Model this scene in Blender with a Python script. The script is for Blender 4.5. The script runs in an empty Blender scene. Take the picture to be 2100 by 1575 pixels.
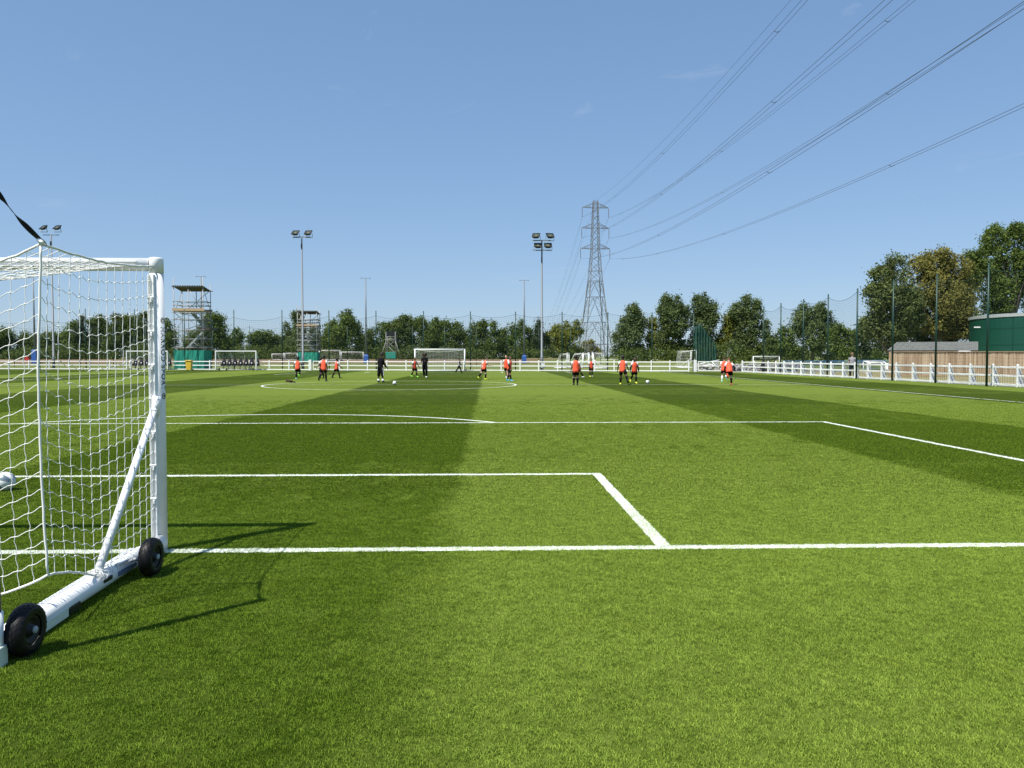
import bpy, bmesh, math, random
import numpy as np
from mathutils import Vector, Matrix
random.seed(7)
RNG = np.random.default_rng(11)
SC = bpy.context.scene
COL = SC.collection
R = math.radians
PI = math.pi

# ------------------------------------------------------------------ camera, light, exposure
F, PIT, YAW, CAMH = 1606.46, -0.0346, 0.0306, 1.5
cd = bpy.data.cameras.new("camera")
cam = bpy.data.objects.new("camera", cd)
COL.objects.link(cam)
SC.camera = cam
_F0 = Vector((math.sin(YAW), math.cos(YAW), 0))
CR = Vector((math.cos(YAW), -math.sin(YAW), 0))
CF = _F0 * math.cos(PIT) + Vector((0, 0, 1)) * math.sin(PIT)
CU = -_F0 * math.sin(PIT) + Vector((0, 0, 1)) * math.cos(PIT)
cam.matrix_world = Matrix(((CR.x, CU.x, -CF.x, 0), (CR.y, CU.y, -CF.y, 0), (CR.z, CU.z, -CF.z, CAMH), (0, 0, 0, 1)))
cd.sensor_fit = 'HORIZONTAL'
cd.sensor_width = 36.0
cd.lens = 36.0 * F / 2100.0
cd.clip_start = 0.05
cd.clip_end = 8000

SUN_EL = R(59.5)
SHX, SHY = 0.722, 0.692                       # direction in which shadows fall
world = bpy.data.worlds.new("World")
SC.world = world
world.use_nodes = True
wn = world.node_tree
for n in list(wn.nodes):
    wn.nodes.remove(n)
def wnode(t, **kw):
    n = wn.nodes.new(t)
    for k, v in kw.items():
        setattr(n, k, v)
    return n
w_out = wnode('ShaderNodeOutputWorld')
w_bg = wnode('ShaderNodeBackground')
w_sky = wnode('ShaderNodeTexSky', sky_type='NISHITA', sun_disc=False)
w_sky.sun_elevation = SUN_EL
w_sky.sun_rotation = math.atan2(-SHX, -SHY)
w_sky.altitude = 0
w_sky.air_density = 1.0
w_sky.dust_density = 0.15
w_sky.ozone_density = 1.4
w_bg.inputs['Strength'].default_value = 0.085
# thin wisps of cirrus, the same all round the sky
w_co = wnode('ShaderNodeTexCoord')
w_map = wnode('ShaderNodeMapping')
w_map.inputs['Scale'].default_value = (2.2, 2.2, 7.0)
w_map.inputs['Location'].default_value = (11.3, 5.9, 3.39)
w_n = wnode('ShaderNodeTexNoise')
w_n.inputs['Scale'].default_value = 2.3
w_n.inputs['Detail'].default_value = 7
w_n.inputs['Roughness'].default_value = 0.62
w_n.inputs['Distortion'].default_value = 0.9
w_r = wnode('ShaderNodeMapRange')
w_r.inputs['From Min'].default_value = 0.63
w_r.inputs['From Max'].default_value = 0.86
w_r.inputs['To Max'].default_value = 0.42
w_mix = wnode('ShaderNodeMix', data_type='RGBA')
w_mix.inputs[7].default_value = (3.6, 4.3, 5.2, 1)
w_tint = wnode('ShaderNodeMix', data_type='RGBA', blend_type='MULTIPLY')
w_tint.inputs[0].default_value = 1.0
w_tint.inputs[7].default_value = (1.07, 1.51, 2.14, 1)
wn.links.new(w_co.outputs['Generated'], w_map.inputs['Vector'])
wn.links.new(w_map.outputs[0], w_n.inputs['Vector'])
wn.links.new(w_n.outputs['Fac'], w_r.inputs['Value'])
wn.links.new(w_r.outputs[0], w_mix.inputs[0])
# one even softening of the whole sky (milky summer air): square root of each channel, then a tint
w_sep = wnode('ShaderNodeSeparateColor')
w_com = wnode('ShaderNodeCombineColor')
wn.links.new(w_sky.outputs[0], w_sep.inputs[0])
for _i, _p in enumerate((0.56, 0.50, 0.46)):
    _n = wnode('ShaderNodeMath', operation='POWER')
    _n.inputs[1].default_value = _p
    wn.links.new(w_sep.outputs[_i], _n.inputs[0])
    wn.links.new(_n.outputs[0], w_com.inputs[_i])
wn.links.new(w_com.outputs[0], w_tint.inputs[6])
wn.links.new(w_tint.outputs[2], w_mix.inputs[6])
wn.links.new(w_mix.outputs[2], w_bg.inputs['Color'])
wn.links.new(w_bg.outputs[0], w_out.inputs['Surface'])

sl = bpy.data.lights.new("sun", 'SUN')
sl.energy = 4.0
sl.angle = R(0.53)
sl.color = (1.0, 0.955, 0.88)
sun = bpy.data.objects.new("sun", sl)
COL.objects.link(sun)
sun.rotation_euler = Vector((SHX * math.cos(SUN_EL), SHY * math.cos(SUN_EL), -math.sin(SUN_EL))).to_track_quat('-Z', 'Y').to_euler()
sun.location = (-20, -20, 40)

SC.view_settings.view_transform = 'Standard'
SC.view_settings.look = 'None'
SC.view_settings.exposure = 0.85
SC.view_settings.gamma = 1.0
SC.view_settings.use_curve_mapping = False

# ------------------------------------------------------------------ pixel <-> place (pixels of the 2100 x 1575 photograph)
def ray(px, py):
    return CF + CR * ((px - 1050) / F) - CU * ((py - 787.5) / F)
def G(px, py, z=0.0):                          # the point at height z seen at a pixel
    v = ray(px, py)
    return Vector((0, 0, CAMH)) + v * ((z - CAMH) / v.z)
def P(px, py, Y):                              # the point at distance Y seen at a pixel
    v = ray(px, py)
    return Vector((0, 0, CAMH)) + v * (Y / v.y)
def XG(px, Y, z=0.0):                          # ground point in pixel column px at distance Y
    for_py = 760.0
    q = P(px, for_py, Y)
    return Vector((q.x, Y, z))

# ------------------------------------------------------------------ materials
MATS = {}
def newmat(name):
    m = bpy.data.materials.new(name)
    m.use_nodes = True
    nt = m.node_tree
    for n in list(nt.nodes):
        nt.nodes.remove(n)
    return m, nt
def nd(nt, t, **kw):
    n = nt.nodes.new(t)
    for k, v in kw.items():
        setattr(n, k, v)
    return n
def mat(name, col, rough=0.6, var=0.10, scale=6.0, metal=0.0, bump=0.0, bscale=40.0, spec=0.4, alpha=1.0, trans=0.0):
    if name in MATS:
        return MATS[name]
    m, nt = newmat(name)
    out = nd(nt, 'ShaderNodeOutputMaterial')
    b = nd(nt, 'ShaderNodeBsdfPrincipled')
    b.inputs['Roughness'].default_value = rough
    b.inputs['Metallic'].default_value = metal
    b.inputs['Specular IOR Level'].default_value = spec
    co = nd(nt, 'ShaderNodeTexCoord')
    n = nd(nt, 'ShaderNodeTexNoise')
    n.inputs['Scale'].default_value = scale
    n.inputs['Detail'].default_value = 6
    n.inputs['Roughness'].default_value = 0.65
    nt.links.new(co.outputs['Object'], n.inputs['Vector'])
    cr = nd(nt, 'ShaderNodeMix', data_type='RGBA')
    cr.inputs[6].default_value = tuple(max(0, c * (1 - var)) for c in col) + (1,)
    cr.inputs[7].default_value = tuple(min(1, c * (1 + var)) for c in col) + (1,)
    nt.links.new(n.outputs['Fac'], cr.inputs[0])
    nt.links.new(cr.outputs[2], b.inputs['Base Color'])
    if bump:
        n2 = nd(nt, 'ShaderNodeTexNoise')
        n2.inputs['Scale'].default_value = bscale
        n2.inputs['Detail'].default_value = 4
        nt.links.new(co.outputs['Object'], n2.inputs['Vector'])
        bp = nd(nt, 'ShaderNodeBump')
        bp.inputs['Strength'].default_value = bump
        bp.inputs['Distance'].default_value = 0.02
        nt.links.new(n2.outputs['Fac'], bp.inputs['Height'])
        nt.links.new(bp.outputs[0], b.inputs['Normal'])
    if alpha < 1.0:
        tr = nd(nt, 'ShaderNodeBsdfTransparent')
        mx = nd(nt, 'ShaderNodeMixShader')
        mx.inputs[0].default_value = alpha
        nt.links.new(tr.outputs[0], mx.inputs[1])
        nt.links.new(b.outputs[0], mx.inputs[2])
        nt.links.new(mx.outputs[0], out.inputs[0])
    else:
        nt.links.new(b.outputs[0], out.inputs[0])
    MATS[name] = m
    return m
def leafmat(name, dark, light, transl=0.35):
    m, nt = newmat(name)
    out = nd(nt, 'ShaderNodeOutputMaterial')
    geo = nd(nt, 'ShaderNodeNewGeometry')
    n = nd(nt, 'ShaderNodeTexNoise')
    n.inputs['Scale'].default_value = 0.55
    n.inputs['Detail'].default_value = 5
    n.inputs['Roughness'].default_value = 0.7
    nt.links.new(geo.outputs['Position'], n.inputs['Vector'])
    ad = nd(nt, 'ShaderNodeMath', operation='MULTIPLY_ADD')
    ad.inputs[1].default_value = 0.55
    nt.links.new(geo.outputs['Random Per Island'], ad.inputs[0])
    sb = nd(nt, 'ShaderNodeMath', operation='MULTIPLY_ADD')
    sb.inputs[1].default_value = 1.5
    sb.inputs[2].default_value = -0.52
    nt.links.new(n.outputs['Fac'], sb.inputs[0])
    nt.links.new(sb.outputs[0], ad.inputs[2])
    ad.use_clamp = True
    mx = nd(nt, 'ShaderNodeMix', data_type='RGBA')
    mx.inputs[6].default_value = dark + (1,)
    mx.inputs[7].default_value = light + (1,)
    nt.links.new(ad.outputs[0], mx.inputs[0])
    d = nd(nt, 'ShaderNodeBsdfDiffuse')
    t = nd(nt, 'ShaderNodeBsdfTranslucent')
    nt.links.new(mx.outputs[2], d.inputs[0])
    nt.links.new(mx.outputs[2], t.inputs[0])
    ms = nd(nt, 'ShaderNodeMixShader')
    ms.inputs[0].default_value = transl
    nt.links.new(d.outputs[0], ms.inputs[1])
    nt.links.new(t.outputs[0], ms.inputs[2])
    nt.links.new(ms.outputs[0], out.inputs[0])
    return m

# ------------------------------------------------------------------ mesh builder
class MB:
    def __init__(self):
        self.v, self.f, self.sm = [], [], []
    def add(self, vs, fs, smooth=False):
        o = len(self.v)
        self.v.extend([tuple(p) for p in vs])
        self.f.extend([tuple(i + o for i in f) for f in fs])
        self.sm.extend([smooth] * len(fs))
        return self
    def box(self, c, s, rz=0.0, M=None, bev=0.0):
        c = Vector(c)
        hx, hy, hz = s[0] / 2, s[1] / 2, s[2] / 2
        if bev <= 0:
            pts = [Vector((x, y, z)) for z in (-hz, hz) for y in (-hy, hy) for x in (-hx, hx)]
            fs = [(0, 2, 3, 1), (4, 5, 7, 6), (0, 1, 5, 4), (2, 6, 7, 3), (0, 4, 6, 2), (1, 3, 7, 5)]
        else:
            b = min(bev, hx * .9, hy * .9, hz * .9)
            prof = [(-hx + b, -hy), (hx - b, -hy), (hx, -hy + b), (hx, hy - b), (hx - b, hy), (-hx + b, hy), (-hx, hy - b), (-hx, -hy + b)]
            inn = [(x * (hx - b) / hx, y * (hy - b) / hy) for x, y in prof]
            pts = [Vector((x, y, -hz)) for x, y in inn] + [Vector((x, y, -hz + b)) for x, y in prof] + [Vector((x, y, hz - b)) for x, y in prof] + [Vector((x, y, hz)) for x, y in inn]
            fs = [tuple(range(7, -1, -1)), tuple(range(24, 32))]
            for k in range(3):
                for i in range(8):
                    j = (i + 1) % 8
                    fs.append((k * 8 + i, k * 8 + j, k * 8 + 8 + j, k * 8 + 8 + i))
        if M is None:
            M = Matrix.Rotation(rz, 3, 'Z')
        self.add([c + M @ p for p in pts], fs)
        return self
    def bar(self, a, b, w, h, up=(0, 0, 1), bev=0.0):        # a rectangular bar from a to b
        a, b = Vector(a), Vector(b)
        d = b - a
        L = d.length
        x = d / L
        up = Vector(up)
        if abs(x.dot(up)) > 0.98:
            up = Vector((0, 1, 0))
        y = up.cross(x).normalized()
        z = x.cross(y)
        M = Matrix((x, y, z)).transposed()
        self.box((a + b) / 2, (L, w, h), M=M, bev=bev)
        return self
    def tube(self, pts, r, n=8, cap=True, smooth=True):
        pts = [Vector(p) for p in pts]
        rs = r if isinstance(r, (list, tuple)) else [r] * len(pts)
        vs, fs = [], []
        t0 = (pts[1] - pts[0]).normalized()
        ref = Vector((0, 0, 1)) if abs(t0.z) < 0.9 else Vector((1, 0, 0))
        u = t0.cross(ref).normalized()
        for i, p in enumerate(pts):
            if i == 0:
                t = t0
            elif i == len(pts) - 1:
                t = (pts[i] - pts[i - 1]).normalized()
            else:
                t = (pts[i + 1] - pts[i - 1]).normalized()
            u = (u - t * u.dot(t)).normalized()
            w = t.cross(u)
            for k in range(n):
                a = 2 * PI * k / n
                vs.append(p + (u * math.cos(a) + w * math.sin(a)) * rs[i])
        for i in range(len(pts) - 1):
            for k in range(n):
                j = (k + 1) % n
                fs.append((i * n + k, i * n + j, (i + 1) * n + j, (i + 1) * n + k))
        if cap:
            fs.append(tuple(range(n - 1, -1, -1)))
            fs.append(tuple((len(pts) - 1) * n + k for k in range(n)))
        self.add(vs, fs, smooth)
        return self
    def loft(self, rings, n=14, cap=True, smooth=True):       # rings of (centre, x vector, y vector)
        vs, fs = [], []
        for c, x, y in rings:
            c, x, y = Vector(c), Vector(x), Vector(y)
            for k in range(n):
                a = 2 * PI * k / n
                vs.append(c + x * math.cos(a) + y * math.sin(a))
        for i in range(len(rings) - 1):
            for k in range(n):
                j = (k + 1) % n
                fs.append((i * n + k, i * n + j, (i + 1) * n + j, (i + 1) * n + k))
        if cap:
            fs.append(tuple(range(n - 1, -1, -1)))
            fs.append(tuple((len(rings) - 1) * n + k for k in range(n)))
        self.add(vs, fs, smooth)
        return self
    def ball(self, c, r, nu=10, nv=6, M=None):
        c = Vector(c)
        r = Vector(r) if not isinstance(r, (int, float)) else Vector((r, r, r))
        vs = [Vector((0, 0, -1))]
        for i in range(1, nv):
            th = PI * i / nv
            for k in range(nu):
                a = 2 * PI * k / nu
                vs.append(Vector((math.sin(th) * math.cos(a), math.sin(th) * math.sin(a), -math.cos(th))))
        vs.append(Vector((0, 0, 1)))
        fs = [(0, 1 + (k + 1) % nu, 1 + k) for k in range(nu)]
        for i in range(nv - 2):
            for k in range(nu):
                j = (k + 1) % nu
                fs.append((1 + i * nu + k, 1 + i * nu + j, 1 + (i + 1) * nu + j, 1 + (i + 1) * nu + k))
        top = len(vs) - 1
        o = 1 + (nv - 2) * nu
        fs += [(top, o + k, o + (k + 1) % nu) for k in range(nu)]
        pts = [Vector((p.x * r.x, p.y * r.y, p.z * r.z)) for p in vs]
        if M is not None:
            pts = [M @ p for p in pts]
        self.add([c + p for p in pts], fs, True)
        return self
    def disc(self, c, nrm, r, n=16):
        nrm = Vector(nrm).normalized()
        q = nrm.to_track_quat('Z', 'Y')
        self.add([Vector(c) + q @ Vector((r * math.cos(2 * PI * k / n), r * math.sin(2 * PI * k / n), 0)) for k in range(n)], [tuple(range(n))])
        return self
    def mesh(self, name, m, off=None):
        me = bpy.data.meshes.new(name)
        v = np.array(self.v, dtype=np.float32)
        if off is not None and len(v):
            v = v - np.array(off, dtype=np.float32)
        me.from_pydata(v.tolist(), [], self.f)
        me.polygons.foreach_set('use_smooth', self.sm)
        me.materials.append(m)
        me.update()
        return me
    def build(self, name, m, parent=None):
        off = wpos(parent) if parent is not None else None
        o = bpy.data.objects.new(name, self.mesh(name, m, off))
        COL.objects.link(o)
        if parent is not None:
            o.parent = parent
        return o
def wpos(o):
    p = Vector((0, 0, 0))
    while o is not None:
        p = p + Vector(o.location)
        o = o.parent
    return p
def tag(o, label=None, cat=None, group=None, kind=None):
    if label: o['label'] = label
    if cat: o['category'] = cat
    if group: o['group'] = group
    if kind: o['kind'] = kind
    return o
def thing(name, label, cat, loc=(0, 0, 0), group=None, rz=0.0):
    o = bpy.data.objects.new(name, None)
    o.empty_display_size = 0.2
    COL.objects.link(o)
    o.location = loc
    o.rotation_euler = (0, 0, rz)
    return tag(o, label, cat, group)
def copy_tree(o, parent=None):
    c = o.copy()
    COL.objects.link(c)
    c.parent = parent
    for ch in list(o.children):
        copy_tree(ch, c)
    return c
def share(name, me, parent, loc=(0, 0, 0), rot=(0, 0, 0), scale=(1, 1, 1)):     # a further piece using the same mesh
    o = bpy.data.objects.new(name, me)
    COL.objects.link(o)
    o.parent = parent
    o.location = Vector(loc)
    o.rotation_euler = rot
    o.scale = scale
    return o

M_WHITE = mat('white_powder_coat', (0.80, 0.81, 0.81), 0.38, 0.03, 9, bump=0.02, bscale=60)
M_FWHITE = mat('white_painted_timber', (0.78, 0.78, 0.76), 0.55, 0.07, 3, bump=0.15, bscale=30)
M_NET = mat('white_net_twine', (0.80, 0.80, 0.76), 0.8, 0.06, 30)
M_RUB = mat('black_tyre_rubber', (0.0045, 0.0045, 0.005), 0.5, 0.3, 20, spec=0.3)
M_BLACK = mat('black_plastic', (0.012, 0.012, 0.013), 0.45, 0.2, 12)
M_RIM = mat('dark_wheel_rim', (0.006, 0.006, 0.007), 0.5, 0.2, 12)
M_STEEL = mat('galvanised_steel', (0.36, 0.38, 0.40), 0.5, 0.18, 1.4, metal=0.35)
M_POLE = mat('grey_lamp_column_paint', (0.15, 0.17, 0.185), 0.5, 0.12, 1.2, metal=0.2)
M_GREEN = mat('dark_green_powder_coat', (0.006, 0.035, 0.024), 0.45, 0.15, 3)
M_GNET = mat('dark_green_netting_twine', (0.010, 0.042, 0.032), 0.8, 0.15, 3)
M_SCAF = mat('scaffold_tube_steel', (0.30, 0.30, 0.29), 0.55, 0.3, 2.5, metal=0.3)
M_DARKR = mat('dark_corrugated_sheet', (0.045, 0.040, 0.036), 0.6, 0.25, 3)
M_BOARD = mat('pale_scaffold_board', (0.42, 0.31, 0.19), 0.8, 0.22, 4)
M_TEAL = mat('green_debris_netting', (0.015, 0.24, 0.17), 0.85, 0.22, 2.5, bump=0.4, bscale=8)
M_BLUE = mat('blue_padding_vinyl', (0.03, 0.10, 0.36), 0.5, 0.15, 3)
M_YEL = mat('yellow_bin_plastic', (0.70, 0.47, 0.05), 0.45, 0.08, 4)
M_GLASS = mat('clear_dugout_panel', (0.55, 0.62, 0.62), 0.15, 0.08, 2, alpha=0.22)
M_PYL = mat('weathered_pylon_steel', (0.17, 0.175, 0.18), 0.6, 0.2, 0.5, metal=0.2)
M_WIRE = mat('dark_conductor_metal', (0.06, 0.065, 0.075), 0.6, 0.1, 1.0)
M_TRUNK = mat('grey_brown_bark', (0.16, 0.135, 0.105), 0.9, 0.35, 3, bump=0.5, bscale=14)
M_PLANK = mat('weathered_fence_planks', (0.40, 0.29, 0.20), 0.85, 0.30, 3.0, bump=0.3)
M_ROOF = mat('grey_felt_roof', (0.125, 0.130, 0.118), 0.85, 0.12, 2)
M_TANK = mat('dark_green_tank_enamel', (0.006, 0.062, 0.040), 0.35, 0.12, 0.8)
M_GALV = mat('pale_tank_rim_metal', (0.34, 0.38, 0.37), 0.5, 0.1, 1.5)
M_STONE = mat('grey_rubble_stone', (0.30, 0.29, 0.29), 0.9, 0.4, 5)
M_NAVY = mat('navy_webbing', (0.010, 0.012, 0.035), 0.85, 0.15, 40)
M_MAROON = mat('dark_brown_pole_sleeve', (0.018, 0.009, 0.007), 0.5, 0.2, 8)

# ------------------------------------------------------------------ turf
LW = 0.115
LZ = 0.004
CX, HY, CRAD = -5.156, 42.18, 6.65
GY, SY, PY = 6.067, 9.934, 17.78
FGY = 78.3
XT, XTL = 17.617, -30.6
X6, X18 = 1.388, 7.73
X6L, X18L = 2 * CX - X6, 2 * CX - X18
ARC_Y = PY - CRAD * math.sin(math.acos((0.17 - CX) / CRAD))
EDGES = [-40.7, -34.0, -27.2, -19.7, -13.1, -6.3, -0.38, 5.7, 11.25, 17.1, 22.9]   # mowing stripes run away from the near goal line; blade-lean sheen painted as colour
def turf_colour(nt, gain=1.0, dgain=1.0):
    geo = nd(nt, 'ShaderNodeNewGeometry')
    sep = nd(nt, 'ShaderNodeSeparateXYZ')
    nt.links.new(geo.outputs['Position'], sep.inputs[0])
    def M(op, a, b=None, c=None, clamp=False):
        n = nd(nt, 'ShaderNodeMath', operation=op)
        n.use_clamp = clamp
        for i, q in enumerate((a, b, c)):
            if q is None: continue
            if isinstance(q, (int, float)): n.inputs[i].default_value = q
            else: nt.links.new(q, n.inputs[i])
        return n.outputs[0]
    def N(scale, det=3, rough=0.6, vec=None, dist=0.0):
        n = nd(nt, 'ShaderNodeTexNoise')
        n.inputs['Scale'].default_value = scale
        n.inputs['Detail'].default_value = det
        n.inputs['Roughness'].default_value = rough
        n.inputs['Distortion'].default_value = dist
        nt.links.new(vec or geo.outputs['Position'], n.inputs['Vector'])
        return n.outputs['Fac']
    X, Y = sep.outputs[0], sep.outputs[1]
    near = nd(nt, 'ShaderNodeMapRange')
    near.interpolation_type = 'SMOOTHSTEP'
    near.inputs['From Min'].default_value = 9.0
    near.inputs['From Max'].default_value = 3.0
    nt.links.new(Y, near.inputs['Value'])
    nr = near.outputs[0]
    wob = M('SUBTRACT', N(0.9, 4), 0.5)
    amp = M('MULTIPLY_ADD', nr, 0.9, 0.28)
    x2 = M('MULTIPLY_ADD', wob, amp, X)
    soft = M('MULTIPLY_ADD', nr, 0.28, 0.09)
    total = None
    for i, e in enumerate(EDGES):
        d = M('SUBTRACT', x2, e)
        s = M('DIVIDE', d, soft)
        s = M('MULTIPLY_ADD', s, 0.5, 0.5, clamp=True)
        sgn = 1.0 if i % 2 == 0 else -1.0     # light bands begin at even edges; the band -6.3 .. -0.38 is dark
        total = M('MULTIPLY', s, sgn) if total is None else M('MULTIPLY_ADD', s, sgn, total)
    light = M('ADD', total, 0.0, clamp=True)   # 1 on light stripes
    # cross mowing, a weaker chequer, its reflection likewise put into the turf colour
    fy = M('FRACT', M('DIVIDE', M('ADD', Y, 9.0 - 0.05), 13.35))
    cr = M('COMPARE', fy, 0.25, 0.25)          # 1 in the first half
    crs = M('MULTIPLY', M('SUBTRACT', cr, 0.5), M('SUBTRACT', 1.0, nr))
    con = M('SUBTRACT', 1.0, M('MULTIPLY', nr, 0.28))
    lg = M('MULTIPLY_ADD', M('SUBTRACT', light, 0.5), con, 0.5)
    lg = M('MULTIPLY_ADD', crs, 0.30, lg)
    big = M('SUBTRACT', N(0.35, 4, 0.65), 0.5)
    lg = M('MULTIPLY_ADD', big, M('MULTIPLY_ADD', nr, 0.55, 0.42), lg)
    mid = M('SUBTRACT', N(2.1, 5, 0.7), 0.5)
    lg = M('MULTIPLY_ADD', mid, 0.62, lg)
    mp = nd(nt, 'ShaderNodeMapping')
    mp.inputs['Scale'].default_value = (1.0, 2.2, 1.0)
    nt.links.new(geo.outputs['Position'], mp.inputs[0])
    fine = M('SUBTRACT', N(11.0, 4, 0.75, mp.outputs[0]), 0.5)
    lg = M('MULTIPLY_ADD', fine, 0.30, lg)
    spk = nd(nt, 'ShaderNodeMapRange')          # small darker and paler tufts
    spk.inputs['From Min'].default_value = 0.56
    spk.inputs['From Max'].default_value = 0.72
    nt.links.new(N(4.3, 3, 0.6), spk.inputs['Value'])
    spl = nd(nt, 'ShaderNodeMapRange')
    spl.inputs['From Min'].default_value = 0.43
    spl.inputs['From Max'].default_value = 0.28
    nt.links.new(N(3.6, 3, 0.6), spl.inputs['Value'])
    mp2 = nd(nt, 'ShaderNodeMapping')
    mp2.inputs['Scale'].default_value = (2.1, 0.75, 1.0)
    nt.links.new(geo.outputs['Position'], mp2.inputs[0])
    stk = nd(nt, 'ShaderNodeMapRange')
    stk.inputs['From Min'].default_value = 0.55
    stk.inputs['From Max'].default_value = 0.68
    nt.links.new(N(1.0, 3, 0.6, mp2.outputs[0]), stk.inputs['Value'])
    stl = nd(nt, 'ShaderNodeMapRange')
    stl.inputs['From Min'].default_value = 0.44
    stl.inputs['From Max'].default_value = 0.30
    nt.links.new(N(1.3, 3, 0.6, mp2.outputs[0]), stl.inputs['Value'])
    far_ = M('SUBTRACT', 1.0, nr)
    lg = M('MULTIPLY_ADD', M('MULTIPLY', stk.outputs[0], far_), -0.50, lg)
    lg = M('MULTIPLY_ADD', M('MULTIPLY', stl.outputs[0], far_), 0.42, lg)
    lg = M('MULTIPLY_ADD', spk.outputs[0], -0.34, lg)
    lg = M('MULTIPLY_ADD', spl.outputs[0], 0.40, lg, clamp=True)
    mx = nd(nt, 'ShaderNodeMix', data_type='RGBA')
    nt.links.new(lg, mx.inputs[0])
    mx.inputs[6].default_value = tuple(c * dgain for c in (0.0395, 0.0625, 0.0062)) + (1,)
    mx.inputs[7].default_value = tuple(c * gain for c in (0.122, 0.166, 0.027)) + (1,)
    # yellowish patches
    yel = nd(nt, 'ShaderNodeMapRange')
    yel.inputs['From Min'].default_value = 0.58
    yel.inputs['From Max'].default_value = 0.78
    yel.inputs['To Max'].default_value = 0.45
    nt.links.new(N(1.3, 5, 0.7), yel.inputs['Value'])
    mx2 = nd(nt, 'ShaderNodeMix', data_type='RGBA')
    nt.links.new(yel.outputs[0], mx2.inputs[0])
    nt.links.new(mx.outputs[2], mx2.inputs[6])
    mx2.inputs[7].default_value = tuple(c * gain for c in (0.105, 0.128, 0.011)) + (1,)
    return geo, mx2.outputs[2], M, N
m_pitch, nt = newmat('mown_turf')
o_ = nd(nt, 'ShaderNodeOutputMaterial')
b_ = nd(nt, 'ShaderNodeBsdfPrincipled')
b_.inputs['Roughness'].default_value = 0.85
b_.inputs['Specular IOR Level'].default_value = 0.02
geo_, c_, M_, N_ = turf_colour(nt)
grain = N_(85.0, 3, 0.8)
gm = M_('MULTIPLY_ADD', grain, 1.5, 0.25)
hs = nd(nt, 'ShaderNodeMix', data_type='RGBA', blend_type='MULTIPLY')
hs.inputs[0].default_value = 1.0
cc = nd(nt, 'ShaderNodeCombineColor')
for i in range(3): nt.links.new(gm, cc.inputs[i])
nt.links.new(c_, hs.inputs[6]); nt.links.new(cc.outputs[0], hs.inputs[7])
nt.links.new(hs.outputs[2], b_.inputs['Base Color'])
bp_ = nd(nt, 'ShaderNodeBump')
bp_.inputs['Strength'].default_value = 0.6
bp_.inputs['Distance'].default_value = 0.03
nt.links.new(N_(60.0, 4, 0.8), bp_.inputs['Height'])
nt.links.new(bp_.outputs[0], b_.inputs['Normal'])
nt.links.new(b_.outputs[0], o_.inputs[0])

m_blade, nt = newmat('grass_blade')
o_ = nd(nt, 'ShaderNodeOutputMaterial')
geo_, c_, M_, N_ = turf_colour(nt, 1.68, 2.7)
ri = nd(nt, 'ShaderNodeObjectInfo')
sp_ = nd(nt, 'ShaderNodeSeparateXYZ'); nt.links.new(geo_.outputs['Position'], sp_.inputs[0])
bx_, by_ = sp_.outputs[0], sp_.outputs[1]
jx = M_('MULTIPLY_ADD', M_('SUBTRACT', N_(28.0, 2), 0.5), 0.035, 0.0575)
def near_(q, v): return M_('LESS_THAN', M_('ABSOLUTE', M_('SUBTRACT', q, v)), jx)
def gt_(q, v): return M_('GREATER_THAN', q, v)
def lt_(q, v): return M_('LESS_THAN', q, v)
mk = near_(by_, GY)
mk = M_('MAXIMUM', mk, M_('MULTIPLY', near_(by_, SY), lt_(bx_, X6 + .0575)))
mk = M_('MAXIMUM', mk, M_('MULTIPLY', near_(bx_, X6), M_('MULTIPLY', gt_(by_, GY), lt_(by_, SY + .0575))))
mk = M_('MAXIMUM', mk, M_('MULTIPLY', near_(by_, PY), lt_(bx_, X18 + .0575)))
mk = M_('MAXIMUM', mk, M_('MULTIPLY', near_(bx_, X18), M_('MULTIPLY', gt_(by_, GY), lt_(by_, PY + .0575))))
ex_, ey_ = M_('SUBTRACT', bx_, CX), M_('SUBTRACT', by_, ARC_Y)
rr_ = M_('SQRT', M_('ADD', M_('MULTIPLY', ex_, ex_), M_('MULTIPLY', ey_, ey_)))
mk = M_('MAXIMUM', mk, M_('MULTIPLY', near_(rr_, CRAD), gt_(by_, PY)))
mk = M_('MULTIPLY', mk, lt_(geo_.outputs['Random Per Island'], 0.84))
rv = M_('MULTIPLY_ADD', geo_.outputs['Random Per Island'], 1.55, 0.28)
cc = nd(nt, 'ShaderNodeCombineColor')
for i in range(3): nt.links.new(rv, cc.inputs[i])
hs = nd(nt, 'ShaderNodeMix', data_type='RGBA', blend_type='MULTIPLY')
hs.inputs[0].default_value = 1.0
nt.links.new(c_, hs.inputs[6]); nt.links.new(cc.outputs[0], hs.inputs[7])
wm = nd(nt, 'ShaderNodeMix', data_type='RGBA')
nt.links.new(mk, wm.inputs[0])
nt.links.new(hs.outputs[2], wm.inputs[6])
wm.inputs[7].default_value = (0.86, 0.87, 0.84, 1)
d_ = nd(nt, 'ShaderNodeBsdfDiffuse'); t_ = nd(nt, 'ShaderNodeBsdfTranslucent')
nt.links.new(wm.outputs[2], d_.inputs[0]); nt.links.new(wm.outputs[2], t_.inputs[0])
ms_ = nd(nt, 'ShaderNodeMixShader'); ms_.inputs[0].default_value = 0.35
nt.links.new(d_.outputs[0], ms_.inputs[1]); nt.links.new(t_.outputs[0], ms_.inputs[2])
nt.links.new(ms_.outputs[0], o_.inputs[0])

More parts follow.
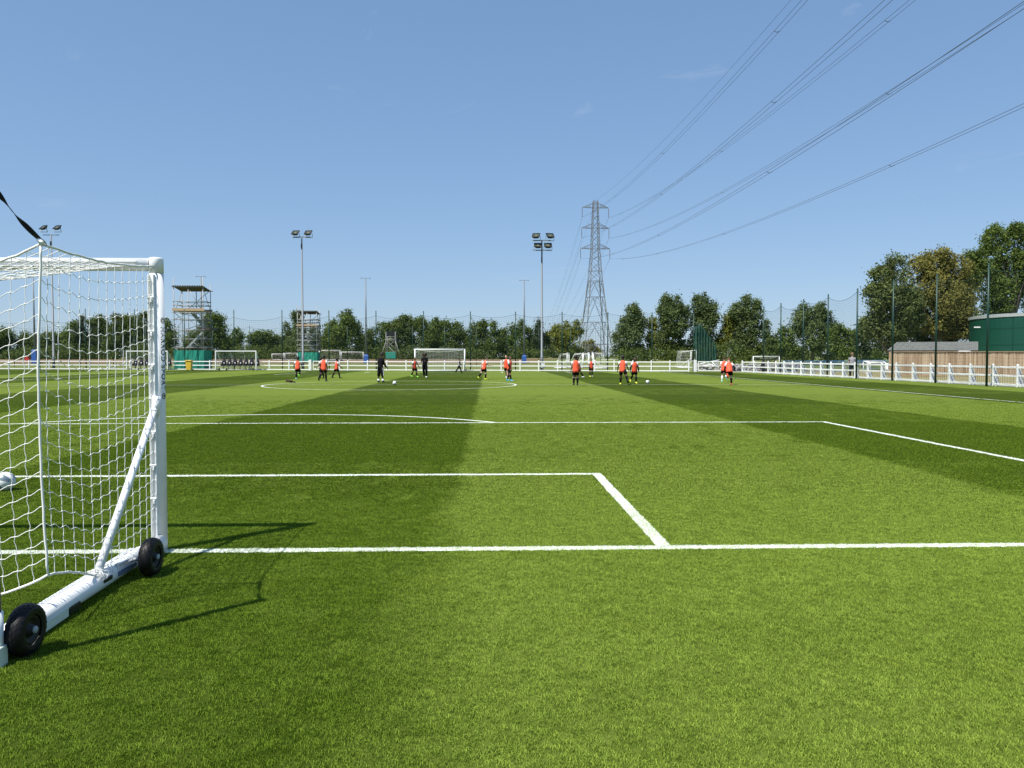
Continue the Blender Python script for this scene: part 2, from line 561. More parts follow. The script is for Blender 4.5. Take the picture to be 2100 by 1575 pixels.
# ------------------------------------------------------------------ ground beyond the pitch
m_field, nt = newmat('rough_field')
o_ = nd(nt, 'ShaderNodeOutputMaterial')
b_ = nd(nt, 'ShaderNodeBsdfPrincipled')
b_.inputs['Roughness'].default_value = 0.95
b_.inputs['Specular IOR Level'].default_value = 0.1
geo_ = nd(nt, 'ShaderNodeNewGeometry')
sp_ = nd(nt, 'ShaderNodeSeparateXYZ'); nt.links.new(geo_.outputs['Position'], sp_.inputs[0])
def fnoise(s, d=5, r=0.65):
    n = nd(nt, 'ShaderNodeTexNoise'); n.inputs['Scale'].default_value = s; n.inputs['Detail'].default_value = d; n.inputs['Roughness'].default_value = r
    nt.links.new(geo_.outputs['Position'], n.inputs['Vector']); return n.outputs['Fac']
def frange(v, a, b, s='SMOOTHSTEP'):
    n = nd(nt, 'ShaderNodeMapRange'); n.interpolation_type = s
    n.inputs['From Min'].default_value = a; n.inputs['From Max'].default_value = b
    nt.links.new(v, n.inputs['Value']); return n.outputs[0]
def fmix(f, a, b):
    n = nd(nt, 'ShaderNodeMix', data_type='RGBA'); nt.links.new(f, n.inputs[0])
    for i, q in ((6, a), (7, b)):
        if isinstance(q, tuple): n.inputs[i].default_value = q + (1,)
        else: nt.links.new(q, n.inputs[i])
    return n.outputs[2]
def fmath(op, a, b, clamp=False):
    n = nd(nt, 'ShaderNodeMath', operation=op); n.use_clamp = clamp
    for i, q in enumerate((a, b)):
        if isinstance(q, (int, float)): n.inputs[i].default_value = q
        else: nt.links.new(q, n.inputs[i])
    return n.outputs[0]
gcol = fmix(frange(fnoise(0.35), 0.3, 0.7), (0.115, 0.150, 0.040), (0.195, 0.215, 0.075))
gcol = fmix(fmath('MULTIPLY', frange(fnoise(2.5), 0.35, 0.75), 0.5), gcol, (0.10, 0.125, 0.03))
soil = fmix(frange(fnoise(1.2), 0.3, 0.7), (0.135, 0.090, 0.055), (0.235, 0.165, 0.110))
yw = fmath('ADD', sp_.outputs[1], fmath('MULTIPLY', fnoise(0.15), 6.0))
fbank = fmath('MULTIPLY', frange(yw, 141.0, 145.5), frange(yw, 168.0, 155.0))
fbank = fmath('MULTIPLY', fbank, frange(sp_.outputs[0], 14.0, 6.0))
gcol = fmix(fbank, gcol, soil)
tan_ = fmix(frange(fnoise(0.8), 0.35, 0.65), (0.21, 0.20, 0.09), (0.30, 0.26, 0.15))
grav = fmix(frange(fnoise(9.0), 0.3, 0.7), (0.16, 0.155, 0.14), (0.27, 0.255, 0.235))
side = fmix(frange(fmath('ADD', sp_.outputs[0], fmath('MULTIPLY', fnoise(0.5), 1.4)), 29.6, 28.6), tan_, grav)
fs_ = fmath('MULTIPLY', frange(sp_.outputs[0], 23.6, 24.6), frange(sp_.outputs[1], 100.0, 90.0))
gcol = fmix(fs_, gcol, side)
nt.links.new(gcol, b_.inputs['Base Color'])
bp_ = nd(nt, 'ShaderNodeBump'); bp_.inputs['Strength'].default_value = 0.5; bp_.inputs['Distance'].default_value = 0.05
nt.links.new(fnoise(22.0), bp_.inputs['Height']); nt.links.new(bp_.outputs[0], b_.inputs['Normal'])
nt.links.new(b_.outputs[0], o_.inputs[0])

g = MB()
prof = [(-300, 0), (0, 0), (60, 0), (100, 0), (132, 0), (138, 0.1), (143, 0.6), (148, 0.95), (156, 1.0), (200, 1.0), (400, 1.2), (1200, 2.0), (4000, 3.0)]
xs = [-4000, -800, -200, -100, -50, 0, 25, 50, 100, 200, 800, 4000]
vs = [(x, y, z - 0.012) for (y, z) in prof for x in xs]
nx = len(xs)
g.add(vs, [(j * nx + i, j * nx + i + 1, (j + 1) * nx + i + 1, (j + 1) * nx + i) for j in range(len(prof) - 1) for i in range(nx - 1)], True)
tag(g.build('ground', m_field), kind='structure')

# far fence line and right fence line on the ground
FA, FB = G(0, 757.6), G(1495, 763.0)
def far_fence(px):                              # ground point of the far fence in pixel column px
    v = ray(px, 760.0)
    # intersect the vertical plane through the camera ray with the fence line
    d = FB - FA
    det = v.x * (-d.y) - v.y * (-d.x)
    t = (FA.x * (-d.y) - FA.y * (-d.x)) / det
    return Vector((v.x * t, v.y * t, 0))
RA, RB = G(1522, 763.5), G(2090, 794.5)
def right_fence(px):
    v = ray(px, 770.0)
    d = RB - RA
    det = v.x * (-d.y) - v.y * (-d.x)
    t = (RA.x * (-d.y) - RA.y * (-d.x)) / det
    return Vector((v.x * t, v.y * t, 0))
pg = MB()
e1 = RB + (RB - RA) * 1.4
pg.add([(-70, -12, 0), (e1.x + .1, -12, 0), (e1.x + .1, e1.y, 0), (-70, e1.y, 0)], [(0, 1, 2, 3)])
pg.add([(-70, e1.y, 0), (e1.x + .1, e1.y, 0), (RA.x + .1, RA.y, 0), (-70, RA.y, 0)], [(0, 1, 2, 3)])
pg.add([(-70, RA.y, 0), (RA.x + .1, RA.y, 0), (FB.x, FB.y + .15, 0), (FA.x, FA.y + .15, 0), (-70, FA.y + 4, 0)], [(0, 1, 2, 3, 4)])
tag(pg.build('pitch', m_pitch), kind='structure')

# painted lines: sheets 4 mm above the turf
m_line, nt = newmat('white_line_paint')
o_ = nd(nt, 'ShaderNodeOutputMaterial'); b_ = nd(nt, 'ShaderNodeBsdfPrincipled')
b_.inputs['Roughness'].default_value = 0.9
geo_ = nd(nt, 'ShaderNodeNewGeometry'); n_ = nd(nt, 'ShaderNodeTexNoise')
n_.inputs['Scale'].default_value = 35; n_.inputs['Detail'].default_value = 4
nt.links.new(geo_.outputs['Position'], n_.inputs['Vector'])
mr_ = nd(nt, 'ShaderNodeMapRange'); mr_.inputs['From Min'].default_value = 0.32; mr_.inputs['From Max'].default_value = 0.55
nt.links.new(n_.outputs['Fac'], mr_.inputs['Value'])
mx_ = nd(nt, 'ShaderNodeMix', data_type='RGBA'); nt.links.new(mr_.outputs[0], mx_.inputs[0])
mx_.inputs[6].default_value = (0.42, 0.50, 0.33, 1); mx_.inputs[7].default_value = (0.80, 0.82, 0.78, 1)
nt.links.new(mx_.outputs[2], b_.inputs['Base Color']); nt.links.new(b_.outputs[0], o_.inputs[0])
LW = 0.115
LZ = 0.004
CX, HY, CRAD = -5.156, 42.18, 6.65
GY, SY, PY = 6.067, 9.934, 17.78
FGY = 78.3
def seg(a, b, w=LW, z=LZ):
    a, b = Vector((a[0], a[1], z)), Vector((b[0], b[1], z))
    d = (b - a).normalized(); n = Vector((-d.y, d.x, 0)) * w / 2
    k = max(1, int((b - a).length / 0.25)) if a.y < 20 else 1
    vs, fs = [], []
    for i in range(k + 1):
        p = a + (b - a) * i / k
        j1, j2 = (random.uniform(-.008, .008), random.uniform(-.008, .008)) if a.y < 20 else (0, 0)
        vs += [p + n * (1 + j1 / w * 2), p - n * (1 + j2 / w * 2)]
    fs = [(2 * i, 2 * i + 1, 2 * i + 3, 2 * i + 2) for i in range(k)]
    return vs, fs
def line(name, segs, z=LZ):
    m = MB()
    for s in segs:
        m.add(*seg(*s, z=z))
    return tag(m.build(name, m_line), kind='structure')
def arc(cx, cy, r, a0, a1, n, w=LW, z=LZ):
    vs = []
    for i in range(n + 1):
        a = a0 + (a1 - a0) * i / n
        for rr in (r - w / 2, r + w / 2):
            vs.append((cx + rr * math.cos(a), cy + rr * math.sin(a), z))
    return vs, [(2 * i, 2 * i + 1, 2 * i + 3, 2 * i + 2) for i in range(n)]
XT, XTL = 17.617, -30.6
X6, X18 = 1.388, 7.73
X6L, X18L = 2 * CX - X6, 2 * CX - X18
line('goal_line', [((XTL, GY), (XT, GY))])
line('goal_area_line', [((X6, GY + LW / 2), (X6, SY + LW / 2)), ((X6L, GY + LW / 2), (X6L, SY + LW / 2)), ((X6L + LW / 2, SY), (X6 - LW / 2, SY))])
line('penalty_area_line', [((X18, GY + LW / 2), (X18, PY + LW / 2)), ((X18L, GY + LW / 2), (X18L, PY + LW / 2)), ((X18L + LW / 2, PY), (X18 - LW / 2, PY))])
FW = .075
line('halfway_line', [((XTL, HY), (XT, HY), FW)])
line('touch_line', [((XT, GY + LW / 2), (XT, FGY + LW / 2), FW), ((XTL, GY + LW / 2), (XTL, FGY + LW / 2), FW)])
line('technical_line', [((-35.0, 20), (-35.0, 84), FW)])
F6, F18 = FGY - (SY - GY), FGY - (PY - GY)
line('far_goal_line', [((XTL + LW / 2, FGY), (XT - LW / 2, FGY), FW)])
line('far_goal_area_line', [((X6, FGY - LW / 2), (X6, F6), FW), ((X6L, FGY - LW / 2), (X6L, F6), FW), ((X6L + LW / 2, F6), (X6 - LW / 2, F6), FW)])
line('far_penalty_area_line', [((X18, FGY - LW / 2), (X18, F18), FW), ((X18L, FGY - LW / 2), (X18L, F18), FW), ((X18L + LW / 2, F18), (X18 - LW / 2, F18), FW)])
m = MB(); m.add(*arc(CX, HY, CRAD, 0, 2 * PI, 96, w=.09, z=LZ * 2)); tag(m.build('centre_circle', m_line), kind='structure')
dx = 0.17 - CX
dr = CRAD
a0 = math.acos(dx / dr)
m = MB(); m.add(*arc(CX, PY - dr * math.sin(a0), dr, a0, PI - a0, 40, z=LZ * 2)); tag(m.build('penalty_arc', m_line), kind='structure')

# grass blades: tufts scattered over the near turf by one geometry-nodes object
def tuft_mesh(name, nb, rad, hmin, hmax, wid, seed, lean=(0.25, -0.1)):
    r = random.Random(seed)
    vs, fs = [], []
    for i in range(nb):
        a, q = r.uniform(0, 2 * PI), rad * math.sqrt(r.random())
        bx, by = q * math.cos(a), q * math.sin(a)
        h = r.uniform(hmin, hmax)
        ta = r.uniform(0, 2 * PI)
        tl = r.uniform(0.1, 0.95) * h
        w = wid * r.uniform(0.7, 1.25)
        fa = r.uniform(0, 2 * PI)
        wx, wy = math.cos(fa) * w / 2, math.sin(fa) * w / 2
        tx, ty = math.cos(ta) * tl + lean[0] * h, math.sin(ta) * tl + lean[1] * h
        o = len(vs)
        vs += [(bx - wx, by - wy, -0.004), (bx + wx, by + wy, -0.004),
               (bx + tx * .4 + wx * .85, by + ty * .4 + wy * .85, h * .62), (bx + tx * .4 - wx * .85, by + ty * .4 - wy * .85, h * .62),
               (bx + tx, by + ty, h)]
        fs += [(o, o + 1, o + 2, o + 3), (o + 3, o + 2, o + 4)]
    me = bpy.data.meshes.new(name)
    me.from_pydata(vs, [], fs)
    me.materials.append(m_blade)
    return me
def scatter(name, tuft, y0, y1, dens, fade, seed, smin, smax):
    rng = np.random.default_rng(seed)
    k0, k1 = -0.90, 0.84
    area = 0.5 * (k1 - k0) * (y1 * y1 - y0 * y0) + 0.8 * (y1 - y0)
    n = int(area * dens)
    y = np.sqrt(rng.uniform(y0 * y0, y1 * y1, n))
    x = rng.uniform(0, 1, n) * ((k1 - k0) * y + .8) + k0 * y - .4
    if fade:
        keep = rng.uniform(0, 1, n) < np.clip((y1 - y) / (y1 - fade), 0, 1)
        x, y = x[keep], y[keep]
    me = bpy.data.meshes.new(name)
    me.from_pydata(np.c_[x, y, np.zeros(len(x))].tolist(), [], [])
    at = me.attributes.new('rz', 'FLOAT', 'POINT'); at.data.foreach_set('value', rng.uniform(-3.14, 3.14, len(x)).astype(np.float32))
    at = me.attributes.new('sc', 'FLOAT', 'POINT'); at.data.foreach_set('value', rng.uniform(smin, smax, len(x)).astype(np.float32))
    ob = bpy.data.objects.new(name, me)
    COL.objects.link(ob)
    ng = bpy.data.node_groups.new(name, 'GeometryNodeTree')
    ng.interface.new_socket('Geometry', in_out='INPUT', socket_type='NodeSocketGeometry')
    ng.interface.new_socket('Geometry', in_out='OUTPUT', socket_type='NodeSocketGeometry')
    gi, go = ng.nodes.new('NodeGroupInput'), ng.nodes.new('NodeGroupOutput')
    oi = ng.nodes.new('GeometryNodeObjectInfo'); oi.inputs['Object'].default_value = tuft
    ip = ng.nodes.new('GeometryNodeInstanceOnPoints')
    ra = ng.nodes.new('GeometryNodeInputNamedAttribute'); ra.data_type = 'FLOAT'; ra.inputs['Name'].default_value = 'rz'
    sa = ng.nodes.new('GeometryNodeInputNamedAttribute'); sa.data_type = 'FLOAT'; sa.inputs['Name'].default_value = 'sc'
    cx = ng.nodes.new('ShaderNodeCombineXYZ'); c3 = ng.nodes.new('ShaderNodeCombineXYZ')
    L = ng.links.new
    L(gi.outputs[0], ip.inputs['Points']); L(oi.outputs['Geometry'], ip.inputs['Instance'])
    L(ra.outputs['Attribute'], cx.inputs['Z']); L(cx.outputs[0], ip.inputs['Rotation'])
    for i in range(3): L(sa.outputs['Attribute'], c3.inputs[i])
    L(c3.outputs[0], ip.inputs['Scale'])
    L(ip.outputs[0], go.inputs[0])
    md = ob.modifiers.new('scatter', 'NODES'); md.node_group = ng
    return tag(ob, kind='stuff')
def tuft(name, me, loc):
    o = bpy.data.objects.new(name, me); COL.objects.link(o); o.location = loc
    return tag(o, kind='stuff')
GRASS = True
if GRASS:
    tA = tuft('grass_tuft', tuft_mesh('grass_tuft', 20, 0.026, 0.007, 0.0135, 0.0028, 1, (0.16, -0.10)), (3.1, 5.2, 0))
    tB = tuft('coarse_grass_tuft', tuft_mesh('coarse_grass_tuft', 28, 0.075, 0.008, 0.015, 0.005, 2), (9.0, 16.0, 0))
    scatter('near_grass', tA, 1.5, 9.0, 2300, 7.0, 3, 0.75, 1.3)
    scatter('mid_grass', tB, 6.5, 28.0, 340, 10.0, 4, 0.8, 1.25)

# ------------------------------------------------------------------ goals
def goal_net_far(W, H, d_top, d_bot, cell, r, mb):
    """net of a full goal, in goal coordinates: mouth on y = 0 from x = 0 to W, net towards +y"""
    nxc, nzc = int(W / cell), int(H / cell)
    def back(u, v):                             # v = 0 at the top
        sagf = math.sin(PI * u)
        y = d_top + (d_bot - d_top) * v
        return Vector((u * W, y, (H - 0.03) * (1 - v) - 0.24 * sagf * (1 - v) ** 2))
    for i in range(nxc + 1):
        u = i / nxc
        mb.tube([back(u, v / 6) for v in range(7)], r, 3, False)
    for j in range(nzc + 1):
        v = j / nzc
        mb.tube([back(u / 8, v) for u in range(9)], r * (2.2 if j == 0 else 1), 3, False)
    nd_ = max(2, int(d_top / cell))
    for i in range(nxc + 1):
        a = Vector((i / nxc * W, 0, H - .03)); b = back(i / nxc, 0)
        mb.tube([a, (a + b) / 2 - Vector((0, 0, .03)), b], r, 3, False)
    for k in range(1, nd_):
        t = k / nd_
        mb.tube([Vector((u / 8 * W, 0, H - .03)).lerp(back(u / 8, 0), t) for u in range(9)], r, 3, False)
    for s in (0, 1):
        for j in range(nzc + 1):
            v = j / nzc
            mb.tube([Vector((s * W, 0, (H - .03) * (1 - v))), back(s, v)], r, 3, False)
        for k in range(1, nd_ + 1):
            t = k / (nd_ + 1)
            mb.tube([Vector((s * W, 0, H - .03)).lerp(back(s, 0), t), Vector((s * W, 0, 0)).lerp(back(s, 1), t)], r, 3, False)
def far_goal(label, W, H, dt, db, loc, rz, tr=0.05, cell=0.16, nr=0.006, group='goals beyond the near goal', wheels=True, frame=M_WHITE):
    t = thing('football_goal', label, 'goal', (0, 0, 0), group)
    for x in (0, W):
        MB().tube([(x, 0, 0), (x, 0, H)], tr, 10).build('post', frame, t)
    MB().tube([(-tr, 0, H), (W + tr, 0, H)], tr, 10).build('crossbar', frame, t)
    for x in (0, W):
        MB().tube([(x, 0.0, 0.05), (x, db, 0.05)], tr * .8, 8).build('base_bar', frame, t)
        MB().tube([(x, 0.03, H * .55), (x, db * .8, 0.06)], tr * .45, 6).build('brace', frame, t)
        if wheels:
            MB().tube([(x + .06, db * .85, .13), (x + .14, db * .85, .13)], .13, 12).build('wheel', M_RUB, t)
    MB().tube([(0, db, 0.05), (W, db, 0.05)], tr * .7, 8).build('back_bar', frame, t)
    mb = MB(); goal_net_far(W, H, dt, db, cell, nr, mb)
    mb.build('goal_net', M_NET, t)
    t.location = loc; t.rotation_euler = (0, 0, rz)
    return t

# ---- the near goal
gx, gy = -2.535, 6.10                            # axis of its near (right-hand) post
GW = 5.80
goal = thing('football_goal', 'large white wheeled goal with net, nearest the camera, cut by the left edge', 'goal', (gx, gy, 0), 'goals beyond the near goal')
def oval_post(x, y, z0, z1, rx, ry):
    m = MB(); m.loft([((x, y, z0), (rx, 0, 0), (0, ry, 0)), ((x, y, z1), (rx, 0, 0), (0, ry, 0))], 28)
    return m
for k, x in enumerate((gx, gx - GW)):
    oval_post(x, gy, 0.0, 2.135, 0.050, 0.058).build('post', M_WHITE, goal)
    cz = MB(); cz.loft([((x, gy, 2.139), (.0505, 0, 0), (0, .0585, 0)), ((x, gy, 2.244), (.0505, 0, 0), (0, .0585, 0)), ((x, gy, 2.254), (.047, 0, 0), (0, .055, 0)), ((x, gy, 2.257), (.040, 0, 0), (0, .047, 0))], 28)
    cz.build('corner_joint', M_WHITE, goal)
    s = -1 if k == 0 else 1
    yb = gy - 0.058
    ch = MB()
    for xx in (x + s * .034, x - s * .006):
        ch.box((xx, yb - .004, 1.10), (.009, .034, 2.05), bev=.002)
    ch.box((x + s * .014, yb + .006, 1.10), (.032, .010, 2.05))
    ch.build('net_channel', M_WHITE, goal)
    z = 0.32
    clip = MB().box((0, 0, 0), (.052, .022, .016), bev=.004).box((0.004, -.008, -.024), (.020, .018, .030), bev=.004)
    cm = clip.mesh('net_clip', M_WHITE)
    for q in range(7):
        share('net_clip', cm, goal, (x + s * .014 - gx, yb - .018 - gy, 0.42 + q * 0.255))
cb = MB(); cb.loft([((gx - .0505, gy, 2.205), (0, .056, 0), (0, 0, .050)), ((gx - GW + .0505, gy, 2.205), (0, .056, 0), (0, 0, .050))], 28)
cb.build('crossbar', M_WHITE, goal)
cc_ = MB()
for zz in (2.222, 2.186):
    cc_.box((gx - GW / 2, gy - .058, zz), (GW - .24, .026, .008))
cc_.build('crossbar_channel', M_WHITE, goal)
# lettering down the outer face of the near post
fc = bpy.data.curves.new('lettering', 'FONT')
fc.body = "\u00a9 HARROD SPORT \u00ae"
fc.size = 0.060
fc.extrude = 0.0006
fc.offset = 0.0011
fc.align_x = 'LEFT'
fc.align_y = 'CENTER'
fc.space_character = 1.12
fo = bpy.data.objects.new('lettering', fc)
COL.objects.link(fo)
fc.materials.append(M_BLACK)
_dg = bpy.context.evaluated_depsgraph_get()
_lm = bpy.data.meshes.new_from_object(fo.evaluated_get(_dg))
bpy.data.objects.remove(fo)
fo = bpy.data.objects.new('lettering', _lm)
COL.objects.link(fo)
fo.parent = goal
for _v in _lm.vertices:
    ph_ = R(-17) + _v.co.y / .055
    _v.co = ((.0506 + _v.co.z) * math.cos(ph_), (.0586 + _v.co.z) * math.sin(ph_), 1.80 - _v.co.x)
tag(fo, kind='stuff')
MB().box((gx - .0515, gy - .02, 1.62), (.002, .03, .02)).build('red_sticker', mat('red_print', (.6, .03, .04), .5), goal)
MB().box((gx - .0515, gy - .02, 1.48), (.002, .018, .014)).build('red_sticker', MATS['red_print'], goal)
def side_frame(x, s):
    """base bar, wheels, brace, stanchion; s = +1 when the outside of the goal is +x"""
    a, b = Vector((x + .020 * s, gy - .055, .078)), Vector((x + .10 * s, 3.86, .072))
    MB().loft([(a, (.056, 0, 0), (0, 0, .057)), (b, (.056, 0, 0), (0, 0, .057))], 24).build('base_bar', M_WHITE, goal)
    rl = MB()
    for q in (-.026, -.042):
        rl.bar(a + Vector((q * s, 0, .045)) + Vector((0, -.4, 0)), b + Vector((q * s, .1, .045)), .008, .022)
    rl.build('bar_channel', M_WHITE, goal)
    d = (b - a)
    def on(yy):
        t = (yy - a.y) / d.y
        return a + d * t
    # plate, handle slot, black pads
    p = on(4.33); MB().bar(p + Vector((.054 * s, .17, -.030)), p + Vector((.062 * s, -.23, -.040)), .008, .046).build('skid_plate', mat('pale_green_white_plate', (.62, .68, .60), .5, .05), goal)
    p = on(4.58); MB().bar(p + Vector((.052 * s, .07, -.034)), p + Vector((.052 * s, -.05, -.034)), .018, .044, bev=.004).build('rubber_pad', M_BLACK, goal)
    p = on(5.02); MB().bar(p + Vector((.055 * s, .06, .010)), p + Vector((.055 * s, -.06, .010)), .012, .030, bev=.005).build('hand_slot', M_BLACK, goal)
    p = on(5.27); MB().bar(p + Vector((.03 * s, .09, .056)), p + Vector((.03 * s, -.07, .056)), .060, .006).build('label_plate', mat('printed_label', (.50, .53, .55), .4, .5, 60), goal)
    p = on(5.27); MB().bar(p + Vector((.062 * s, .16, .0)), p + Vector((.062 * s, -.10, .0)), .008, .028).build('tie_strap', mat('blue_grey_strap', (.10, .14, .22), .7), goal)
    # wheels
    for (wy, wx) in ((3.965, .212), (5.40, .225)):
        wheel = thing_part('wheel', goal)
        c = Vector((x + wx * s, wy, .130))
        ty = MB()
        prof = [(.038, .074), (.044, .094), (.041, .112), (.029, .123), (.015, .1275), (0, .129), (-.015, .1275), (-.029, .123), (-.041, .112), (-.044, .094), (-.038, .074)]
        n = 64
        vs, fs = [], []
        for k in range(n):
            an = 2 * PI * k / n
            for (w, r) in prof:
                vs.append(c + Vector((w, r * math.cos(an), r * math.sin(an))))
        m_ = len(prof)
        for k in range(n):
            k2 = (k + 1) % n
            for q in range(m_ - 1):
                fs.append((k * m_ + q, k * m_ + q + 1, k2 * m_ + q + 1, k2 * m_ + q))
        ty.add(vs, fs, True)
        # diamond tread blocks standing proud of the tyre
        for row, w0 in enumerate((-.035, -.0175, 0, .0175, .035)):
            for k in range(26):
                an = 2 * PI * (k + .5 * (row % 2)) / 26
                rr = {0: .1290, .0175: .1268, .035: .1180}[abs(w0)] + .0006
                tl_ = {-.035: .75, -.0175: .25, 0: 0, .0175: -.25, .035: -.75}[w0]
                e = Vector((0, math.cos(an), math.sin(an))); tn = Vector((0, -math.sin(an), math.cos(an))); wv = Vector((1, 0, 0))
                cc2 = c + e * rr + wv * w0
                h = e * .0010
                wv = (wv + e * tl_).normalized(); h = (e - Vector((1, 0, 0)) * tl_).normalized() * .0011
                q = [cc2 + tn * .0132, cc2 + wv * .0080, cc2 - tn * .0132, cc2 - wv * .0080]
                ty.add([p_ - h for p_ in q] + [p_ + h for p_ in q], [(4, 5, 6, 7), (0, 1, 5, 4), (1, 2, 6, 5), (2, 3, 7, 6), (3, 0, 4, 7)])
        ty.build('tyre', M_RUB, wheel)
        rm = MB()
        rm.loft([(c + Vector((s * -.03, 0, 0)), (0, .074, 0), (0, 0, .074)), (c + Vector((s * .030, 0, 0)), (0, .0745, 0), (0, 0, .0745)), (c + Vector((s * .034, 0, 0)), (0, .066, 0), (0, 0, .066)),
                 (c + Vector((s * .018, 0, 0)), (0, .052, 0), (0, 0, .052)), (c + Vector((s * .014, 0, 0)), (0, .030, 0), (0, 0, .030)), (c + Vector((s * .040, 0, 0)), (0, .022, 0), (0, 0, .022))], 24)
        rm.build('rim', M_RIM, wheel)
        MB().ball(c + Vector((s * .046, 0, 0)), (.012, .019, .019), 14, 8).build('hub_cap', M_GALV, wheel)
        MB().tube([c - Vector((s * .03, 0, 0)), Vector((x + .06 * s, wy, .10))], .014, 8).build('axle', M_STEEL, wheel)
    MB().tube([(x - .0 * s, gy - .05, 1.13), (x + .055 * s, 4.99, .11)], [.026, .026], 16).build('brace', M_WHITE, goal)
    MB().tube([(x + .012 * s, gy - .055, 1.20), (x, gy - .075, 1.06)], .034, 12).build('brace_collar', M_WHITE, goal)
    # rear stanchion
    sx, sy_ = x + .137 * s, 3.83
    MB().tube([(sx, sy_, 0.24), (sx - .02 * s, sy_, 2.42)], .034, 18).build('stanchion', M_MAROON, goal)
    MB().tube([(sx, sy_, 0.015), (sx, sy_, 0.262)], .042, 18).build('stanchion_foot', M_WHITE, goal)
    MB().box((sx + .028 * s, sy_ - .01, .05), (.05, .07, .10), bev=.004).build('foot_plate', MATS['pale_green_white_plate'], goal)
    return Vector((sx - .02 * s, sy_, 2.40))
def thing_part(name, parent):
    o = bpy.data.objects.new(name, None); COL.objects.link(o); o.parent = parent; o.empty_display_size = .05
    return o
top_r = side_frame(gx, 1)
top_l = side_frame(gx - GW, -1)
# net
ny = 4.33                                         # the back of the net
CXR = -2.410
zt = lambda s: 2.11 - 0.25 * (1 - math.exp(-s / .5))
zb = lambda s: .306 - .27 * (1 - math.exp(-s / .5))
WN = GW - .25
def ssym(s):
    return min(s, WN - s)
def bpt(s, v):                                    # back panel, s from the right-hand corner, v from the top
    q = ssym(s)
    z = zt(q) + (zb(q) - zt(q)) * v
    bow = .030 * math.sin(PI * v) * math.exp(-q / .6)
    y = ny - .05 * math.sin(PI * v) * (1 - math.exp(-q / .4)) + .03 * math.sin(s * 3.1)
    sg = 1 if s < WN / 2 else -1
    return Vector((CXR - s - bow * sg, y, z))
def spt(u, v, side=0):                            # side panel, u from the back corner to the post
    x0 = CXR if side == 0 else CXR - WN
    xp = gx - .005 if side == 0 else gx - GW + .005
    sg = 1 if side == 0 else -1
    y = ny + (gy - .065 - ny) * u
    zt_ = 2.11 + (2.185 - 2.11) * u - .035 * math.sin(PI * u)
    zb_ = .306 - .17 * min(1, u / .34) + (.02 * math.sin(PI * u / .34) if u < .34 else 0)
    z = zt_ + (zb_ - zt_) * v - .075 * math.sin(PI * u ** .62) * math.sin(PI * min(1, v * 1.08)) ** .6
    bow = .030 * math.sin(PI * v) * (1 - u) ** 2
    return Vector((x0 + (xp - x0) * u - bow * sg, y, z))
def rpt(s, t):                                    # roof panel, t from the crossbar to the back
    a = Vector((gx - .05 - s * (GW - .10) / WN, gy - .075, 2.19)); b = bpt(s, 0)
    p = a.lerp(b, t)
    p.z -= .07 * math.sin(PI * t) * (1 - math.exp(-ssym(s) / .3)) + .037 * math.sin(PI * t) * math.exp(-ssym(s) / .2)
    return p
net = MB()
rw = random.Random(5)
def strand(pf, a, b, r, wig, seg=4, n=4):
    pts = []
    ph = rw.uniform(-.3, .3); am = wig * rw.uniform(.5, 1.4)
    for i in range(seg + 1):
        t = i / seg
        p = pf(a[0] + (b[0] - a[0]) * t, a[1] + (b[1] - a[1]) * t)
        k = math.sin(2 * PI * t + ph * math.sin(PI * t)) * am
        pts.append((p, k, t))
    return pts
def grid(pf, U, V, r, wigh, wigv, knots=True, seg=4):
    for j, v in enumerate(V):
        if j in (0, len(V) - 1): continue
        for i in range(len(U) - 1):
            pts = [p + Vector((0, 0, k)) for p, k, t in strand(pf, (U[i], v), (U[i + 1], v), r, wigh, seg)]
            net.tube(pts, r, 4, False)
    for i, u in enumerate(U):
        if i in (0, len(U) - 1): continue
        for j in range(len(V) - 1):
            d = pf(min(u + .01, U[-1]), V[j]) - pf(u, V[j])
            d = d.normalized() if d.length > 1e-6 else Vector((1, 0, 0))
            pts = [p + d * k for p, k, t in strand(pf, (u, V[j]), (u, V[j + 1]), r, wigv, seg)]
            net.tube(pts, r, 4, False)
            if knots and j > 0:
                net.ball(pf(u, V[j]), .0055, 5, 4)
NR = .0023
V18 = [i / 19 for i in range(20)]
Ub = [WN * i / 66 for i in range(67)]
grid(bpt, Ub, V18, NR, .0045, .0045)
for side in (0, 1):
    grid(lambda u, v, side=side: spt(u, v, side), [0] + [(i + .6) / 13.1 for i in range(13)] + [1], V18, NR, .008, .004)
grid(rpt, Ub, [i / 15 for i in range(16)], NR, .006, .006, knots=False, seg=2)
net.build('goal_net', M_NET, goal)
rope = MB()
jt = lambda: Vector((rw.uniform(-1, 1), rw.uniform(-1, 1), rw.uniform(-1, 1))) * .0025
rope.tube([bpt(WN * i / 120, 0) + jt() for i in range(121)], .0068, 7)
rope.tube([bpt(WN * i / 120, 1) + jt() for i in range(121)], .0068, 7)
